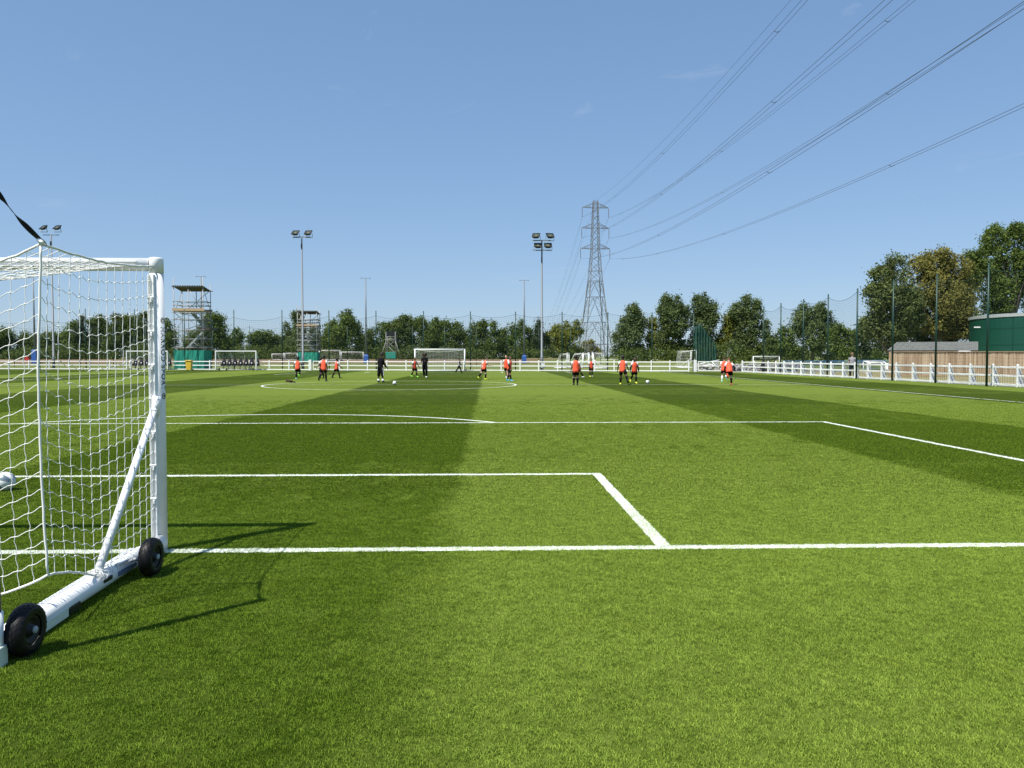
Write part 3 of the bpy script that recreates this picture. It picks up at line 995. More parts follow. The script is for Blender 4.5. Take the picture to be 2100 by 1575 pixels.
for side in (0, 1):
    s0 = 0 if side == 0 else WN
    rope.tube([bpt(s0, v / 30) + jt() for v in range(31)], .0068, 7)
    rope.tube([spt(u / 24, 0, side) + jt() for u in range(25)], .0068, 7)
    rope.tube([spt(u / 24 * .36, 1, side) + jt() for u in range(25)], .0068, 7)
    rope.ball(bpt(s0, 0) + Vector((0, 0, .006)), .016, 10, 7)
    c0 = spt(.36, 1, side)                        # bunched net lashed round the bar and the foot of the brace
    for k in range(16):
        a = rw.uniform(0, 2 * PI); rr = rw.uniform(.03, .07)
        rope.tube([c0 + Vector((rr * math.cos(a + q * .9), rw.uniform(-.03, .05), -.01 + rr * math.sin(a + q * .9) * .7)) for q in range(5)], .003, 5)
    for k in range(14):
        yy = rw.uniform(5.05, 5.85); xx = (gx + .05 if side == 0 else gx - GW - .05)
        q0 = rw.uniform(0, 1.5)
        rope.tube([Vector((xx + .064 * math.cos(q0 + q * .35), yy + q * .02, .078 + .066 * math.sin(q0 + q * .35))) for q in range(6)], .003, 5)
rope.build('net_edge_rope', M_NET, goal)
# strap and clip between stanchion and net corner
def strap(top, corner):
    d = corner - top
    dn = d.normalized()
    sidev = dn.cross(Vector((0, 1, 0))).normalized(); oth = dn.cross(sidev)
    n = 40
    vs, fs = [], []
    for i in range(n + 1):
        t = i / n
        tw = PI / 2 + 1.1 * math.sin(t * 9.0) * (1 - t ** 3)
        w = (sidev * math.sin(tw) + oth * math.cos(tw)) * .0140
        nn = (sidev * math.cos(tw) - oth * math.sin(tw)) * .0012
        p = top + d * (t * .955) - Vector((0, 0, .02 * math.sin(PI * t)))
        vs += [p + w + nn, p - w + nn, p - w - nn, p + w - nn]
    for i in range(n):
        o = i * 4
        fs += [(o, o + 1, o + 5, o + 4), (o + 1, o + 2, o + 6, o + 5), (o + 2, o + 3, o + 7, o + 6), (o + 3, o, o + 4, o + 7)]
    m = MB(); m.add(vs, fs)
    m.build('strap', M_NAVY, goal)
    e = top + d * .955
    ring = []
    for k in range(15):
        a = 2 * PI * k / 14
        ring.append(e + dn * (.028 - .036 * math.cos(a)) + sidev * .017 * math.sin(a))
    MB().tube(ring, .0032, 6, False).build('carabiner', M_STEEL, goal)
strap(top_r, bpt(0, 0) + Vector((0, 0, .012)))
strap(top_l, bpt(WN, 0) + Vector((0, 0, .012)))

# ------------------------------------------------------------------ balls
m_ball, nt = newmat('football_skin')
o_ = nd(nt, 'ShaderNodeOutputMaterial'); b_ = nd(nt, 'ShaderNodeBsdfPrincipled')
b_.inputs['Roughness'].default_value = 0.35
co_ = nd(nt, 'ShaderNodeTexCoord')
vo_ = nd(nt, 'ShaderNodeTexVoronoi'); vo_.feature = 'DISTANCE_TO_EDGE'; vo_.inputs['Scale'].default_value = 9.0
nt.links.new(co_.outputs['Object'], vo_.inputs['Vector'])
e_ = nd(nt, 'ShaderNodeMapRange'); e_.inputs['From Min'].default_value = .010; e_.inputs['From Max'].default_value = .028
nt.links.new(vo_.outputs['Distance'], e_.inputs['Value'])
v2_ = nd(nt, 'ShaderNodeTexVoronoi'); v2_.inputs['Scale'].default_value = 13.0
nt.links.new(co_.outputs['Object'], v2_.inputs['Vector'])
sc_ = nd(nt, 'ShaderNodeSeparateColor'); nt.links.new(v2_.outputs['Color'], sc_.inputs[0])
g1_ = nd(nt, 'ShaderNodeMath', operation='GREATER_THAN'); g1_.inputs[1].default_value = .84; nt.links.new(sc_.outputs[0], g1_.inputs[0])
g2_ = nd(nt, 'ShaderNodeMath', operation='GREATER_THAN'); g2_.inputs[1].default_value = .86; nt.links.new(sc_.outputs[1], g2_.inputs[0])
a_ = nd(nt, 'ShaderNodeMix', data_type='RGBA'); a_.inputs[6].default_value = (.80, .80, .78, 1); a_.inputs[7].default_value = (.04, .22, .06, 1); nt.links.new(g1_.outputs[0], a_.inputs[0])
b2_ = nd(nt, 'ShaderNodeMix', data_type='RGBA'); b2_.inputs[7].default_value = (.12, .17, .22, 1); nt.links.new(a_.outputs[2], b2_.inputs[6]); nt.links.new(g2_.outputs[0], b2_.inputs[0])
c2_ = nd(nt, 'ShaderNodeMix', data_type='RGBA'); c2_.inputs[6].default_value = (.28, .29, .28, 1); nt.links.new(b2_.outputs[2], c2_.inputs[7]); nt.links.new(e_.outputs[0], c2_.inputs[0])
nt.links.new(c2_.outputs[2], b_.inputs['Base Color']); nt.links.new(b_.outputs[0], o_.inputs[0])
ball_me = MB().ball((0, 0, 0), 0.105, 36, 22).mesh('football', m_ball)
def ball(px, py, label, rot):
    p = G(px, py)
    o = bpy.data.objects.new('football', ball_me); COL.objects.link(o)
    o.location = (p.x, p.y, .105); o.rotation_euler = rot
    return tag(o, label, 'ball', 'footballs on the pitch')
ball(11.3, 1006, 'white football with green patches behind the net at the left edge', (0.4, 1.9, 0.5))
ball(809, 789.3, 'white football on the centre circle beside the man with white socks', (1.4, .2, 2.0))
ball(1328, 787.4, 'white football in front of the player with yellow boots facing the camera', (2.4, .9, 1.0))
# ------------------------------------------------------------------ white rail fences
FH = 1.13
def post_mesh(h, w=.11, d=.11):
    m = MB(); m.box((0, 0, h / 2 - .02), (w, d, h - .04), bev=.012)
    m.loft([((0, 0, h - .042), (w * .62, 0, 0), (0, d * .62, 0)), ((0, 0, h - .022), (w * .62, 0, 0), (0, d * .62, 0)), ((0, 0, h + .012), (w * .2, 0, 0), (0, d * .2, 0))], 4, smooth=False)
    return m
pm_ = post_mesh(FH).mesh('post', M_FWHITE)
def fence_run(parent, pts, h=FH, post_skip=(), rails=(0.98, 0.55, 0.10), rh=.10, mesh_=True, braces=None, pmesh=None):
    o = wpos(parent)
    for i, p in enumerate(pts):
        if i in post_skip: continue
        d = (pts[min(i + 1, len(pts) - 1)] - pts[max(i - 1, 0)])
        share('post', pmesh or pm_, parent, Vector((p.x, p.y, 0)) - o, (0, 0, math.atan2(d.y, d.x)))
        if braces is not None:
            x0, x1 = p.x + .056, p.x + .34
            q = MB(); tri = [(x0, .98), (x0, .0), (x1, .0), (x1, .10), (x0 + .06, .98)]
            q.add([(x, p.y - .032, z) for x, z in tri] + [(x, p.y + .032, z) for x, z in tri], [(0, 1, 2, 3, 4), (9, 8, 7, 6, 5)] + [(k, (k + 1) % 5 + 0, (k + 1) % 5 + 5, k + 5) for k in range(5)])
            q.build('brace', M_FWHITE, parent)
    for i in range(len(pts) - 1):
        a, b = pts[i], pts[i + 1]
        d = (b - a).normalized()
        n = Vector((d.y, -d.x, 0))
        for z in rails:
            off = n * 0.0
            MB().bar(a + d * .057 + Vector((0, 0, z)) + off, b - d * .057 + Vector((0, 0, z)) + off, .045, rh, bev=.008).build('rail', M_FWHITE, parent)
    if mesh_:
        w = MB()
        for i in range(len(pts) - 1):
            a, b = pts[i], pts[i + 1]
            d = (b - a); L = d.length; n = Vector((d.y, -d.x, 0)).normalized() * -.05
            k = max(2, int(L / .16))
            for q in range(1, k):
                p = a + d * (q / k) + n
                w.bar(p + Vector((0, 0, .14)), p + Vector((0, 0, .96)), .007, .007)
            for z in (.26, .38, .50, .64, .76, .88):
                w.bar(a + n + Vector((0, 0, z)), b + n + Vector((0, 0, z)), .006, .006)
        tag(w.build('wire_mesh', M_GNET, parent), kind='stuff')
run1 = [-22, 18.9, 59.7, 101.3, 142.2, 184.6, 225.8, 267, 308, 349, 390, 430.4, 471, 512, 552.5, 592.9, 634.5]
p1 = [far_fence(q) for q in run1]
f1 = thing('rail_fence', 'long white rail fence behind the dugouts, from the left edge to the gate', 'fence', p1[0], 'white rail fences')
fence_run(f1, p1)
wide = MB().box((0, 0, .59), (.30, .13, 1.18), bev=.014).mesh('gate_post', M_FWHITE)
share('gate_post', wide, f1, far_fence(636) - p1[0] + Vector((0, -.01, 0)))
def gate(label, a, b, flip=False):
    t = thing('field_gate', label, 'gate', a, 'white timber gates')
    d = (b - a).normalized()
    for q in (a, b):
        MB().bar(q + Vector((0, 0, .06)), q + Vector((0, 0, 1.08)), .07, .07).build('stile', M_FWHITE, t)
    for z in (1.02, .60, .14):
        MB().bar(a + d * .037 + Vector((0, 0, z)), b - d * .037 + Vector((0, 0, z)), .045, .085).build('rail', M_FWHITE, t)
    lo, hi = (b, a) if flip else (a, b)
    MB().bar(lo + (hi - lo) * .04 + Vector((0, .05, .16)), lo + (hi - lo) * .75 + Vector((0, .05, .98)), .03, .07).build('diagonal_brace', M_FWHITE, t)
    return t
gate('white timber gate with diagonal brace, behind the group of players on the left', far_fence(642.5), far_fence(690))
run2 = [696, 713.5, 753.9, 793.7, 833, 872.4, 911.8, 951, 989.5, 1028, 1066.7, 1105, 1143.7, 1183, 1220, 1259.5, 1297.6, 1335.7, 1373.8, 1412.5]
p2 = [far_fence(q) for q in run2]
f2 = thing('rail_fence', 'long white rail fence behind the far goal, between the two gates', 'fence', p2[0], 'white rail fences')
fence_run(f2, p2)
share('gate_post', wide, f2, far_fence(1425.5) - p2[0] + Vector((0, -.01, 0)))
gate('white timber gate leaf standing open beside the grey rubble wall', far_fence(1432), far_fence(1490), True)
run3 = [1522, 1546, 1575, 1591, 1607.6, 1625, 1642.5, 1663, 1683, 1704, 1728.6, 1753, 1779.5, 1808, 1838, 1872, 1909, 1947, 1990, 2036.5, 2087, 2148]
p3 = [right_fence(q) for q in run3]
f3 = thing('rail_fence', 'white rail fence with raking struts running down the right side of the pitch', 'fence', p3[0], 'white rail fences')
fence_run(f3, p3, braces=1)
# the second, farther white fence
pmf = post_mesh(.98, .10, .10).mesh('post', M_FWHITE)
p4 = [XG(q, 150) for q in range(1232, 1425, 14)]
for q in p4: q.z = 0
f4 = thing('rail_fence', 'small distant white rail fence below the poplars, behind the long fence', 'fence', (p4[0].x, p4[0].y, .97), 'white rail fences')
p4r = [Vector((q.x, q.y, 0)) for q in p4]
for i, p in enumerate(p4r):
    share('post', pmf, f4, (p.x - p4[0].x, 0, -.85))
for i in range(len(p4r) - 1):
    for z in (.02, -.34):
        MB().bar(Vector((p4r[i].x + .05, 150, .97 + z)), Vector((p4r[i + 1].x - .05, 150, .97 + z)), .05, .12).build('rail', M_FWHITE, f4)
# low timber rail
wr = thing('timber_rail', 'low brown timber rail on posts behind the right-hand floodlight column', 'fence', (XG(1083, 148).x, 148, .95))
a, b = XG(1080, 148, 1.16), XG(1146, 148, 1.16)
MB().bar(a, b, .08, .16).build('rail', M_BOARD, wr)
for q in range(5):
    c = a.lerp(b, q / 4); MB().bar(Vector((c.x, c.y + .09, .9)), Vector((c.x, c.y + .09, 1.2)), .1, .1).build('post', M_BOARD, wr)

# ------------------------------------------------------------------ green poles and ball-stop netting
def net_pole(p, h, label, r=.055, group='green netting poles', z0=0.0):
    t = tag(MB().tube([(p.x, p.y, z0), (p.x, p.y, z0 + h)], [r, r * .85], 8).build('netting_pole', M_GREEN), label, 'pole', group)
    return t
def netting(name, label, P_, h, sag, cell=.24, r=.0045, z0=.15, skip=(), ropes=True):
    t = thing(name, label, 'netting', P_[0], 'ball-stop netting')
    m, ro = MB(), MB()
    for i in range(len(P_) - 1):
        if i in skip: continue
        a, b = P_[i], P_[i + 1]
        L = (b - a).length
        sg = sag * L / 5.0
        top = lambda u: h - .12 - sg * 4 * u * (1 - u)
        n = max(3, int(L / cell))
        for k in range(1, n):
            u = k / n
            q = a.lerp(b, u)
            m.tube([(q.x, q.y, z0), (q.x, q.y, top(u))], r, 3, False)
        nz = int(h / cell)
        for j in range(nz):
            m.tube([(a.lerp(b, u / 6).x, a.lerp(b, u / 6).y, z0 + (top(u / 6) - z0) * j / nz) for u in range(7)], r, 3, False)
        ro.tube([(a.lerp(b, u / 8).x, a.lerp(b, u / 8).y, top(u / 8)) for u in range(9)], .013, 5, False)
    tag(m.build('net_mesh', M_GNET, t), kind='stuff')
    ro.build('top_rope', M_GNET, t)
    return t
prow = [(-22, 6.2), (80, 6.2), (175, 6.2), (276, 6.2), (378, 6.2), (479.5, 6.3), (578.2, 6.3), (674.4, 6.3), (771, 6.3), (868.6, 6.3), (964.8, 6.3), (1057.4, 6.3), (1152.9, 6.3), (1246.8, 6.3), (1337.6, 6.3), (1423, 6.3)]
PR = []
wherefar = {0: 'left of the frame edge', 1: 'beside the slim mast at the left edge', 2: 'behind the near goal net, left of the first dugout', 3: 'behind the first dugout, seen through the near net', 4: 'beside the tall scaffold tower', 5: 'just right of the tall scaffold tower, above the second dugout', 6: 'left of the middle floodlight column and scaffold', 7: 'right of the middle scaffold tower', 8: 'just right of the slim mast with the blue pad', 9: 'rising above the far goal near its left post', 10: 'just right of the far goal', 11: 'left of the slim mast beside the four-lamp floodlight', 12: 'in front of the yellowish tree left of the pylon', 13: 'beside the right leg of the big pylon', 14: 'in front of the poplars right of the pylon', 15: 'holding the bunched dark green netting'}
for i, (px, h) in enumerate(prow):
    p = far_fence(px) + Vector((0, .22, 0))
    hh = P(px, 634.0 + (px - 276) * .0065, p.y).z
    PR.append(p)
    net_pole(p, hh, 'dark green netting pole ' + wherefar[i], .062)
netting('ball_netting', 'fine green netting slung between the poles behind the far fence', PR, 6.05, .34, skip=(14,))
prr = [(1565, 764.7, 628), (1600, 766.8, 621.4), (1646.3, 770, 613), (1696.4, 772.6, 603.3), (1756, 776.7, 591.5), (1829.4, 780.5, 573), (1918, 785.5, 560.6), (2023, 792.4, 539), (2165, 801, 505)]
wherer = ['first of the right side, with the dark bundle at its foot', 'in front of the small goal behind the right fence', 'before the leafy tree, left of the man in grey', 'second before the man in grey, against open sky', 'beside the man in the grey shirt', 'at the left end of the plank wall', 'before the orange-brown tree', 'before the green tank', 'beyond the right edge']
PS = []
for i, (px, py, ty) in enumerate(prr):
    p = G(px, py)
    PS.append(p)
    net_pole(p, P(px, ty, p.y).z, 'dark green netting pole ' + wherer[i], .06)
netting('ball_netting', 'fine green netting slung between the poles along the right side', PS, 6.1, .42, cell=.2, r=.0034)
pb = [30, 99, 166, 233, 300, 368, 437, 513, 580, 646, 713, 780, 846, 912, 977, 1040, 1105, 1170, 1232]
PB = []
wpb = ['at the left frame edge', 'left of the left floodlight column', 'beside the pointed conifer', 'behind the near net, left of the first dugout', 'above the first dugout', 'inside the tall scaffold tower', 'right of the tall scaffold tower', 'over the middle of the second dugout', 'over the gap right of the second dugout', 'inside the middle scaffold tower', 'before the tall peaked tree', 'just right of the second near netting pole from the small tower', 'before the broad domed tree', 'over the far goal near its middle', 'just right of the far goal', 'left of the right mast, before the low dip', 'beside the four-lamp floodlight column', 'before the yellowish tree', 'between the legs of the big pylon']
for i, px in enumerate(pb):
    p = XG(px, 120.0)
    PB.append(p)
    net_pole(p, 6.25, 'thin farther green pole ' + wpb[i], .05, 'far row of green netting poles')
netting('ball_netting', 'faint netting on the farther row of thin green poles before the trees', PB, 6.1, .3, cell=.4, r=.006)
# bunched netting by the second gate
bn = MB()
a, b = XG(1424, 86), XG(1470, 86)
nu, nv = 44, 14
for j in range(nv + 1):
    v = j / nv
    for i in range(nu + 1):
        u = i / nu
        zt_ = 4.9 if u < .12 else (5.2 + (.12 - u) * 2.0 if u < .45 else 4.5 - (u - .45) * 3.6)
        z = .85 + (zt_ - .85) * (1 - v)
        fold = .16 * math.sin(u * 52 + math.sin(v * 5) * .6) * (1 - .3 * v) + .05 * math.sin(u * 131)
        p = a.lerp(b, u)
        bn.v.append((p.x + .03 * math.sin(v * 9 + u * 30), p.y + fold, z))
for j in range(nv):
    for i in range(nu):
        o = j * (nu + 1) + i
        bn.f.append((o, o + 1, o + nu + 2, o + nu + 1)); bn.sm.append(True)
t = bn.build('bunched_netting', mat('bunched_green_net', (.012, .065, .050), .9, .35, 5, alpha=.78))
tag(t, 'dark green netting hanging gathered in folds beside the poplars', 'netting', 'ball-stop netting')
# dark bundle at the foot of the first right-hand pole
p = PS[0]
bd = MB().loft([((p.x, p.y, .05), (.13, 0, 0), (0, .13, 0)), ((p.x, p.y, .35), (.17, 0, 0), (0, .15, 0)), ((p.x - .03, p.y, .75), (.19, 0, 0), (0, .17, 0)), ((p.x, p.y, 1.05), (.15, 0, 0), (0, .14, 0)), ((p.x + .02, p.y, 1.25), (.09, 0, 0), (0, .09, 0)), ((p.x, p.y, 1.6), (.07, 0, 0), (0, .07, 0))], 10)
tag(bd.build('net_bundle', mat('black_net_bundle', (.012, .016, .016), .9, .4, 12, bump=.8, bscale=14)), 'black bundle of rolled netting tied round the foot of a green pole', 'bundle')

# ------------------------------------------------------------------ floodlight columns and slim masts
m_lamp = mat('floodlight_glass', (.050, .058, .045), .25, .45, 7, spec=.3)
def lamp_head(parent, c, yaw, tilt=R(50)):
    h = thing_part('lamp_head', parent)
    M = Matrix.Rotation(yaw, 3, 'Z') @ Matrix.Rotation(-tilt, 3, 'X')
    b = MB()
    w, hh, d = .74, .70, .26
    pts = [(-w / 2, -d / 2, -hh / 2), (w / 2, -d / 2, -hh / 2), (w / 2, -d / 2, hh / 2), (-w / 2, -d / 2, hh / 2), (-w * .3, d / 2, -hh * .3), (w * .3, d / 2, -hh * .3), (w * .3, d / 2, hh * .3), (-w * .3, d / 2, hh * .3)]
    b.add([Vector(c) + M @ Vector(p) for p in pts], [(4, 5, 6, 7)[::-1], (0, 1, 5, 4), (1, 2, 6, 5), (2, 3, 7, 6), (3, 0, 4, 7)])
    for (p, q) in (((-w / 2, -d / 2, -hh / 2), (w / 2, -d / 2, -hh / 2)), ((-w / 2, -d / 2, hh / 2), (w / 2, -d / 2, hh / 2)), ((-w / 2, -d / 2, -hh / 2), (-w / 2, -d / 2, hh / 2)), ((w / 2, -d / 2, -hh / 2), (w / 2, -d / 2, hh / 2))):
        b.bar(Vector(c) + M @ Vector(p), Vector(c) + M @ Vector(q), .07, .07)
    b.build('housing', M_BLACK, h)
    gl = MB(); gl.box(Vector(c) + M @ Vector((0, -d / 2 + .02, 0)), (w - .06, .02, hh - .06), M=M)
    gl.build('lens', m_lamp, h)
    rf = MB(); rf.ball(Vector(c) + M @ Vector((.03, -d / 2 - .005, -.04)), (.16, .02, .13), 10, 6, M=M)
    rf.build('reflector', mat('lamp_reflector', (.13, .135, .09), .4, .2, 8, spec=.3), h)
    yk = MB()
    for s in (-1, 1):
        yk.bar(Vector(c) + M @ Vector((s * .42, 0, 0)), Vector(c) + Vector((s * .42, 0, -.46)), .05, .05)
    yk.bar(Vector(c) + Vector((-.44, 0, -.46)), Vector(c) + Vector((.44, 0, -.46)), .07, .06)
    yk.build('yoke', M_STEEL, h)
    return h
def floodlight(px, Y, ytop, lamps, label, arms):
    p = XG(px, Y)
    zt_ = P(px, ytop, Y).z
    t = thing('floodlight_column', label, 'floodlight', p, 'floodlight columns')
    MB().tube([(p.x, p.y, 0), (p.x, p.y, 1.6), (p.x, p.y, 1.62), (p.x, p.y, zt_)], [.16, .155, .125, .075], 12).build('column', M_POLE, t)
    MB().tube([(p.x, p.y, 0), (p.x, p.y, .12)], .26, 12).build('base_flange', M_STEEL, t)
    for z in arms:
        MB().bar((p.x - .95, p.y - .02, z), (p.x + .95, p.y - .02, z), .08, .08).build('cross_arm', M_POLE, t)
    MB().box((p.x - .02, p.y - .10, zt_ - 1.0 - (len(arms) - 1) * 1.0), (.14, .10, .5)).build('control_box', M_BLACK, t)
    for (lx, ly, yw) in lamps:
        q = P(lx, ly, Y)
        lamp_head(t, (q.x, p.y - .10, q.z), yw)
    return t, p
Yl = far_fence(110).y + .9
t, p = floodlight(110.5, Yl, 482, [(91, 468, R(-26)), (119, 468, R(-18))], 'floodlight column with two lamps at the left, behind the near net', [P(110, 482, Yl).z])
Ym = far_fence(622).y + .7
t, p = floodlight(621.5, Ym, 486, [(607, 479, R(-10)), (633, 479, R(-10))], 'floodlight column with two lamps in front of the middle scaffold tower', [P(620, 486, Ym).z])
Yr = far_fence(1112).y + .6
t, p = floodlight(1111, Yr, 493, [(1099.5, 485, R(-12)), (1127.5, 485, R(12)), (1103, 505, 0), (1123.5, 505, R(2))], 'floodlight column with four lamps left of the pylon', [P(1112, 493, Yr).z, P(1112, 513, Yr).z])
MB().box((p.x + .1, p.y - .35, .62), (.36, .05, .5)).build('white_notice', M_WHITE, t)
MB().box((p.x + .12, p.y - .38, .35), (.34, .03, .08)).build('notice_foot', M_STEEL, t)
def slim_mast(px, ytop, pad_top, label, Y=141.0, pad=True):
    p = XG(px, Y)
    z0 = .35
    zt_ = P(px, ytop, Y).z
    t = thing('slim_mast', label, 'mast', (p.x, p.y, z0), 'slim masts with T-shaped tops')
    MB().tube([(p.x, p.y, z0), (p.x, p.y, zt_)], [.20, .085], 10).build('pole', M_POLE, t)
    w = .82
    MB().bar((p.x - w, p.y, zt_), (p.x + w, p.y, zt_), .07, .06).build('cross_bar', M_POLE, t)
    for s in (-1, 1):
        MB().bar((p.x + s * w, p.y, zt_ + .10), (p.x + s * w, p.y, zt_ - .16), .06, .06).build('end_bracket', M_POLE, t)
    if pad:
        zp = P(px, pad_top, Y).z
        m = MB().loft([((p.x, p.y, z0 - .3), (.58, 0, 0), (0, .58, 0)), ((p.x, p.y, zp - .25), (.55, 0, 0), (0, .55, 0)), ((p.x, p.y, zp), (.40, 0, 0), (0, .40, 0))], 4, smooth=False)
        m.v = [tuple(Matrix.Rotation(PI / 4, 3, 'Z') @ (Vector(q) - Vector((p.x, p.y, 0))) + Vector((p.x, p.y, 0))) for q in m.v]
        m.build('base_pad', M_BLUE, t)
slim_mast(72, 561, 717, 'slim grey mast with blue base pad, seen through the near net')
slim_mast(414.5, 567, 727, 'slim grey mast rising through the tall scaffold tower', pad=False)
slim_mast(751, 570.5, 727, 'slim grey mast with blue base pad left of the far goal')
slim_mast(1075, 575, 728, 'slim grey mast with blue base pad left of the four-lamp floodlight')

# ------------------------------------------------------------------ scaffold towers
def scaffold(label, px0, px1, Y, dep, zr, levels, rail_lv, deck_z, skirt, stairs, dark_deck=None, zg=0.0, tr=.045):
    a, b = XG(px0, Y), XG(px1, Y)
    w = b.x - a.x
    t = thing('scaffold_tower', label, 'scaffold', (a.x, Y, zg), 'scaffold towers')
    X = [a.x, a.x + w * .5, b.x]
    up = {}
    for i, x in enumerate(X):
        for j, y in enumerate((Y, Y + dep)):
            if i == 1 and j == 0 and w < 3: continue
            ext = .9 if i != 1 else .1
            if j == 0 and i == 2: ext = 1.0
            h = zr + (ext if j == 0 else ext * .7) - (.25 if j else 0)
            MB().tube([(x, y, zg), (x, y, h)], tr, 6).build('upright', M_SCAF, t)
    for y in (Y, Y + dep):
        for z in levels:
            MB().tube([(a.x - .25, y - .05, z), (b.x + .25, y - .05, z)], tr * .9, 6).build('ledger', M_SCAF, t)
    for x in (a.x, b.x):
        for z in levels:
            MB().tube([(x + .05, Y - .2, z + .06), (x + .05, Y + dep + .2, z + .06)], tr * .9, 6).build('transom', M_SCAF, t)
    for z in rail_lv:
        for y in (Y, Y + dep):
            MB().tube([(a.x - .1, y - .06, z), (b.x + .1, y - .06, z)], tr, 6).build('guard_rail', M_SCAF, t)
        for x in (a.x, b.x):
            MB().tube([(x - .05, Y, z + .05), (x - .05, Y + dep, z + .05)], tr, 6).build('guard_rail', M_SCAF, t)
    # braces
    zs = [zg + skirt] + list(levels[1:]) + [zr - .3]
    for k in range(len(zs) - 1):
        s = k % 2
        MB().tube([(X[0] if s else X[2], Y + .06, zs[k]), (X[1], Y + .06, zs[k + 1])], tr * .8, 6).build('brace', M_SCAF, t)
        MB().tube([(X[2] if s else X[0], Y + dep + .06, zs[k]), (X[0] if s else X[2], Y + dep + .06, zs[k + 1])], tr * .8, 6).build('brace', M_SCAF, t)
        MB().tube([(b.x + .06, Y if s else Y + dep, zs[k]), (b.x + .06, Y + dep if s else Y, zs[k + 1])], tr * .8, 6).build('brace', M_SCAF, t)
        MB().tube([(a.x + .06, Y + dep if s else Y, zs[k]), (a.x + .06, Y if s else Y + dep, zs[k + 1])], tr * .8, 6).build('brace', M_SCAF, t)
    # deck with toe boards
    nb = max(3, int(dep / .55))
    for k in range(nb):
        y = Y + dep * (k + .5) / nb
        MB().box(((a.x + b.x) / 2, y, deck_z - .04), (w + .3, dep / nb - .02, .04)).build('deck_board', M_BOARD, t)
    MB().box(((a.x + b.x) / 2, Y - .09, deck_z + .12), (w + .35, .03, .30)).build('toe_board', M_BOARD, t)
    MB().box(((a.x + b.x) / 2, Y + dep + .09, deck_z + .12), (w + .35, .03, .30)).build('toe_board', M_BOARD, t)
    # corrugated roof
    rf = MB()
    n = 26
    for i in range(n + 1):
        x = a.x - .12 + (w + .24) * i / n
        dz = .045 * (1 if i % 2 else -1)
        rf.v += [(x, Y - .2, zr + dz), (x, Y + dep + .2, zr - .40 + dz)]
    rf.f += [(2 * i, 2 * i + 2, 2 * i + 3, 2 * i + 1) for i in range(n)]
    rf.sm += [False] * n
    ro = rf.build('roof_sheet', M_DARKR, t)
    md = ro.modifiers.new('thick', 'SOLIDIFY'); md.thickness = .03
    for y, z in ((Y - .1, zr - .12), (Y + dep + .1, zr - .42)):
        MB().tube([(a.x - .3, y, z), (b.x + .3, y, z)], tr, 6).build('roof_tube', M_SCAF, t)
    # green skirt
    sk = MB()
    z0, z1 = zg + .05, zg + skirt
    path = [(a.x - .05, Y - .1), (b.x + .05, Y - .1), (b.x + .05, Y + dep + .05), (a.x - .05, Y + dep + .05), (a.x - .05, Y - .1)]
    P2 = []
    for k in range(4):
        for q in range(10):
            u = q / 10
            P2.append((path[k][0] + (path[k + 1][0] - path[k][0]) * u, path[k][1] + (path[k + 1][1] - path[k][1]) * u, k))
    n = len(P2)
    for i, (x, y, k) in enumerate(P2):
        for z in (z0, (z0 + z1) / 2, z1):
            j = .05 * math.sin(i * 2.3 + z * 2)
            sk.v.append((x + (j if k % 2 else 0), y + (0 if k % 2 else j), z - (.05 * abs(math.sin(i * .9)) if z == z1 else 0)))
    for i in range(n):
        i2 = (i + 1) % n
        for q in range(2):
            sk.f.append((i * 3 + q, i2 * 3 + q, i2 * 3 + q + 1, i * 3 + q + 1)); sk.sm.append(False)
    sk.build('debris_net', M_TEAL, t)
    for (q0, q1, wid) in stairs:
        s = thing_part('stair_flight', t)
        q0, q1 = Vector(q0), Vector(q1)
        for yy in (0, wid):
            MB().bar(q0 + Vector((0, yy, 0)), q1 + Vector((0, yy, 0)), .05, .20).build('stringer', M_GALV, s)
        ns = max(4, int((q1 - q0).length / .34))
        for k in range(ns):
            c = q0.lerp(q1, (k + .5) / ns) + Vector((0, wid / 2, .05))
            MB().box(c, (.24, wid, .035)).build('tread', M_GALV, s)
        MB().tube([q0 + Vector((0, -.05, .95)), q1 + Vector((0, -.05, .95))], .03, 6).build('handrail', M_SCAF, s)
    if dark_deck:
        x0, x1, z = dark_deck
        MB().box(((x0 + x1) / 2, Y + dep * .5, z), (x1 - x0, dep, .30)).build('landing', M_DARKR, t)
    return t
Y1 = far_fence(395).y + 1.6
zz = lambda py, Y: P(400, py, Y).z
st1 = XG(378, Y1).x, XG(414, Y1).x, XG(383, Y1).x
scaffold('tall scaffold tower with dark roof and green skirt behind the yellow bin', 358.5, 418, Y1, 2.5, zz(586, Y1), [zz(713, Y1), zz(695, Y1), zz(677, Y1), zz(655, Y1), zz(641, Y1)], [zz(618, Y1), zz(625.5, Y1)], zz(637, Y1), zz(718, Y1) - 0.0,
         [((st1[0], Y1 + .8, zz(714, Y1)), (st1[1], Y1 + .8, zz(678, Y1)), .7), ((st1[1] - .2, Y1 + 1.6, zz(672, Y1)), (st1[2], Y1 + 1.6, zz(640, Y1)), .7)], (XG(409, Y1).x, XG(431, Y1).x, zz(674, Y1)))
Y2 = 141.0
st2 = XG(630, Y2).x, XG(652, Y2).x
scaffold('scaffold tower behind the middle floodlight column, green skirt at its base', 611, 650, Y2, 2.8, zz(637, Y2), [zz(718, Y2), zz(708, Y2), zz(698, Y2), zz(685, Y2), zz(672, Y2)], [zz(655, Y2), zz(661, Y2)], zz(668, Y2), 1.85,
         [((st2[0], Y2 + .8, zz(702, Y2)), (st2[1], Y2 + .8, zz(668, Y2)), .8), ((st2[1] - .5, Y2 + 2.0, zz(724, Y2)), (st2[0] - .6, Y2 + 2.0, zz(698, Y2)), .7)], (XG(612, Y2).x, XG(624, Y2).x, zz(693, Y2)), zg=.5, tr=.06)
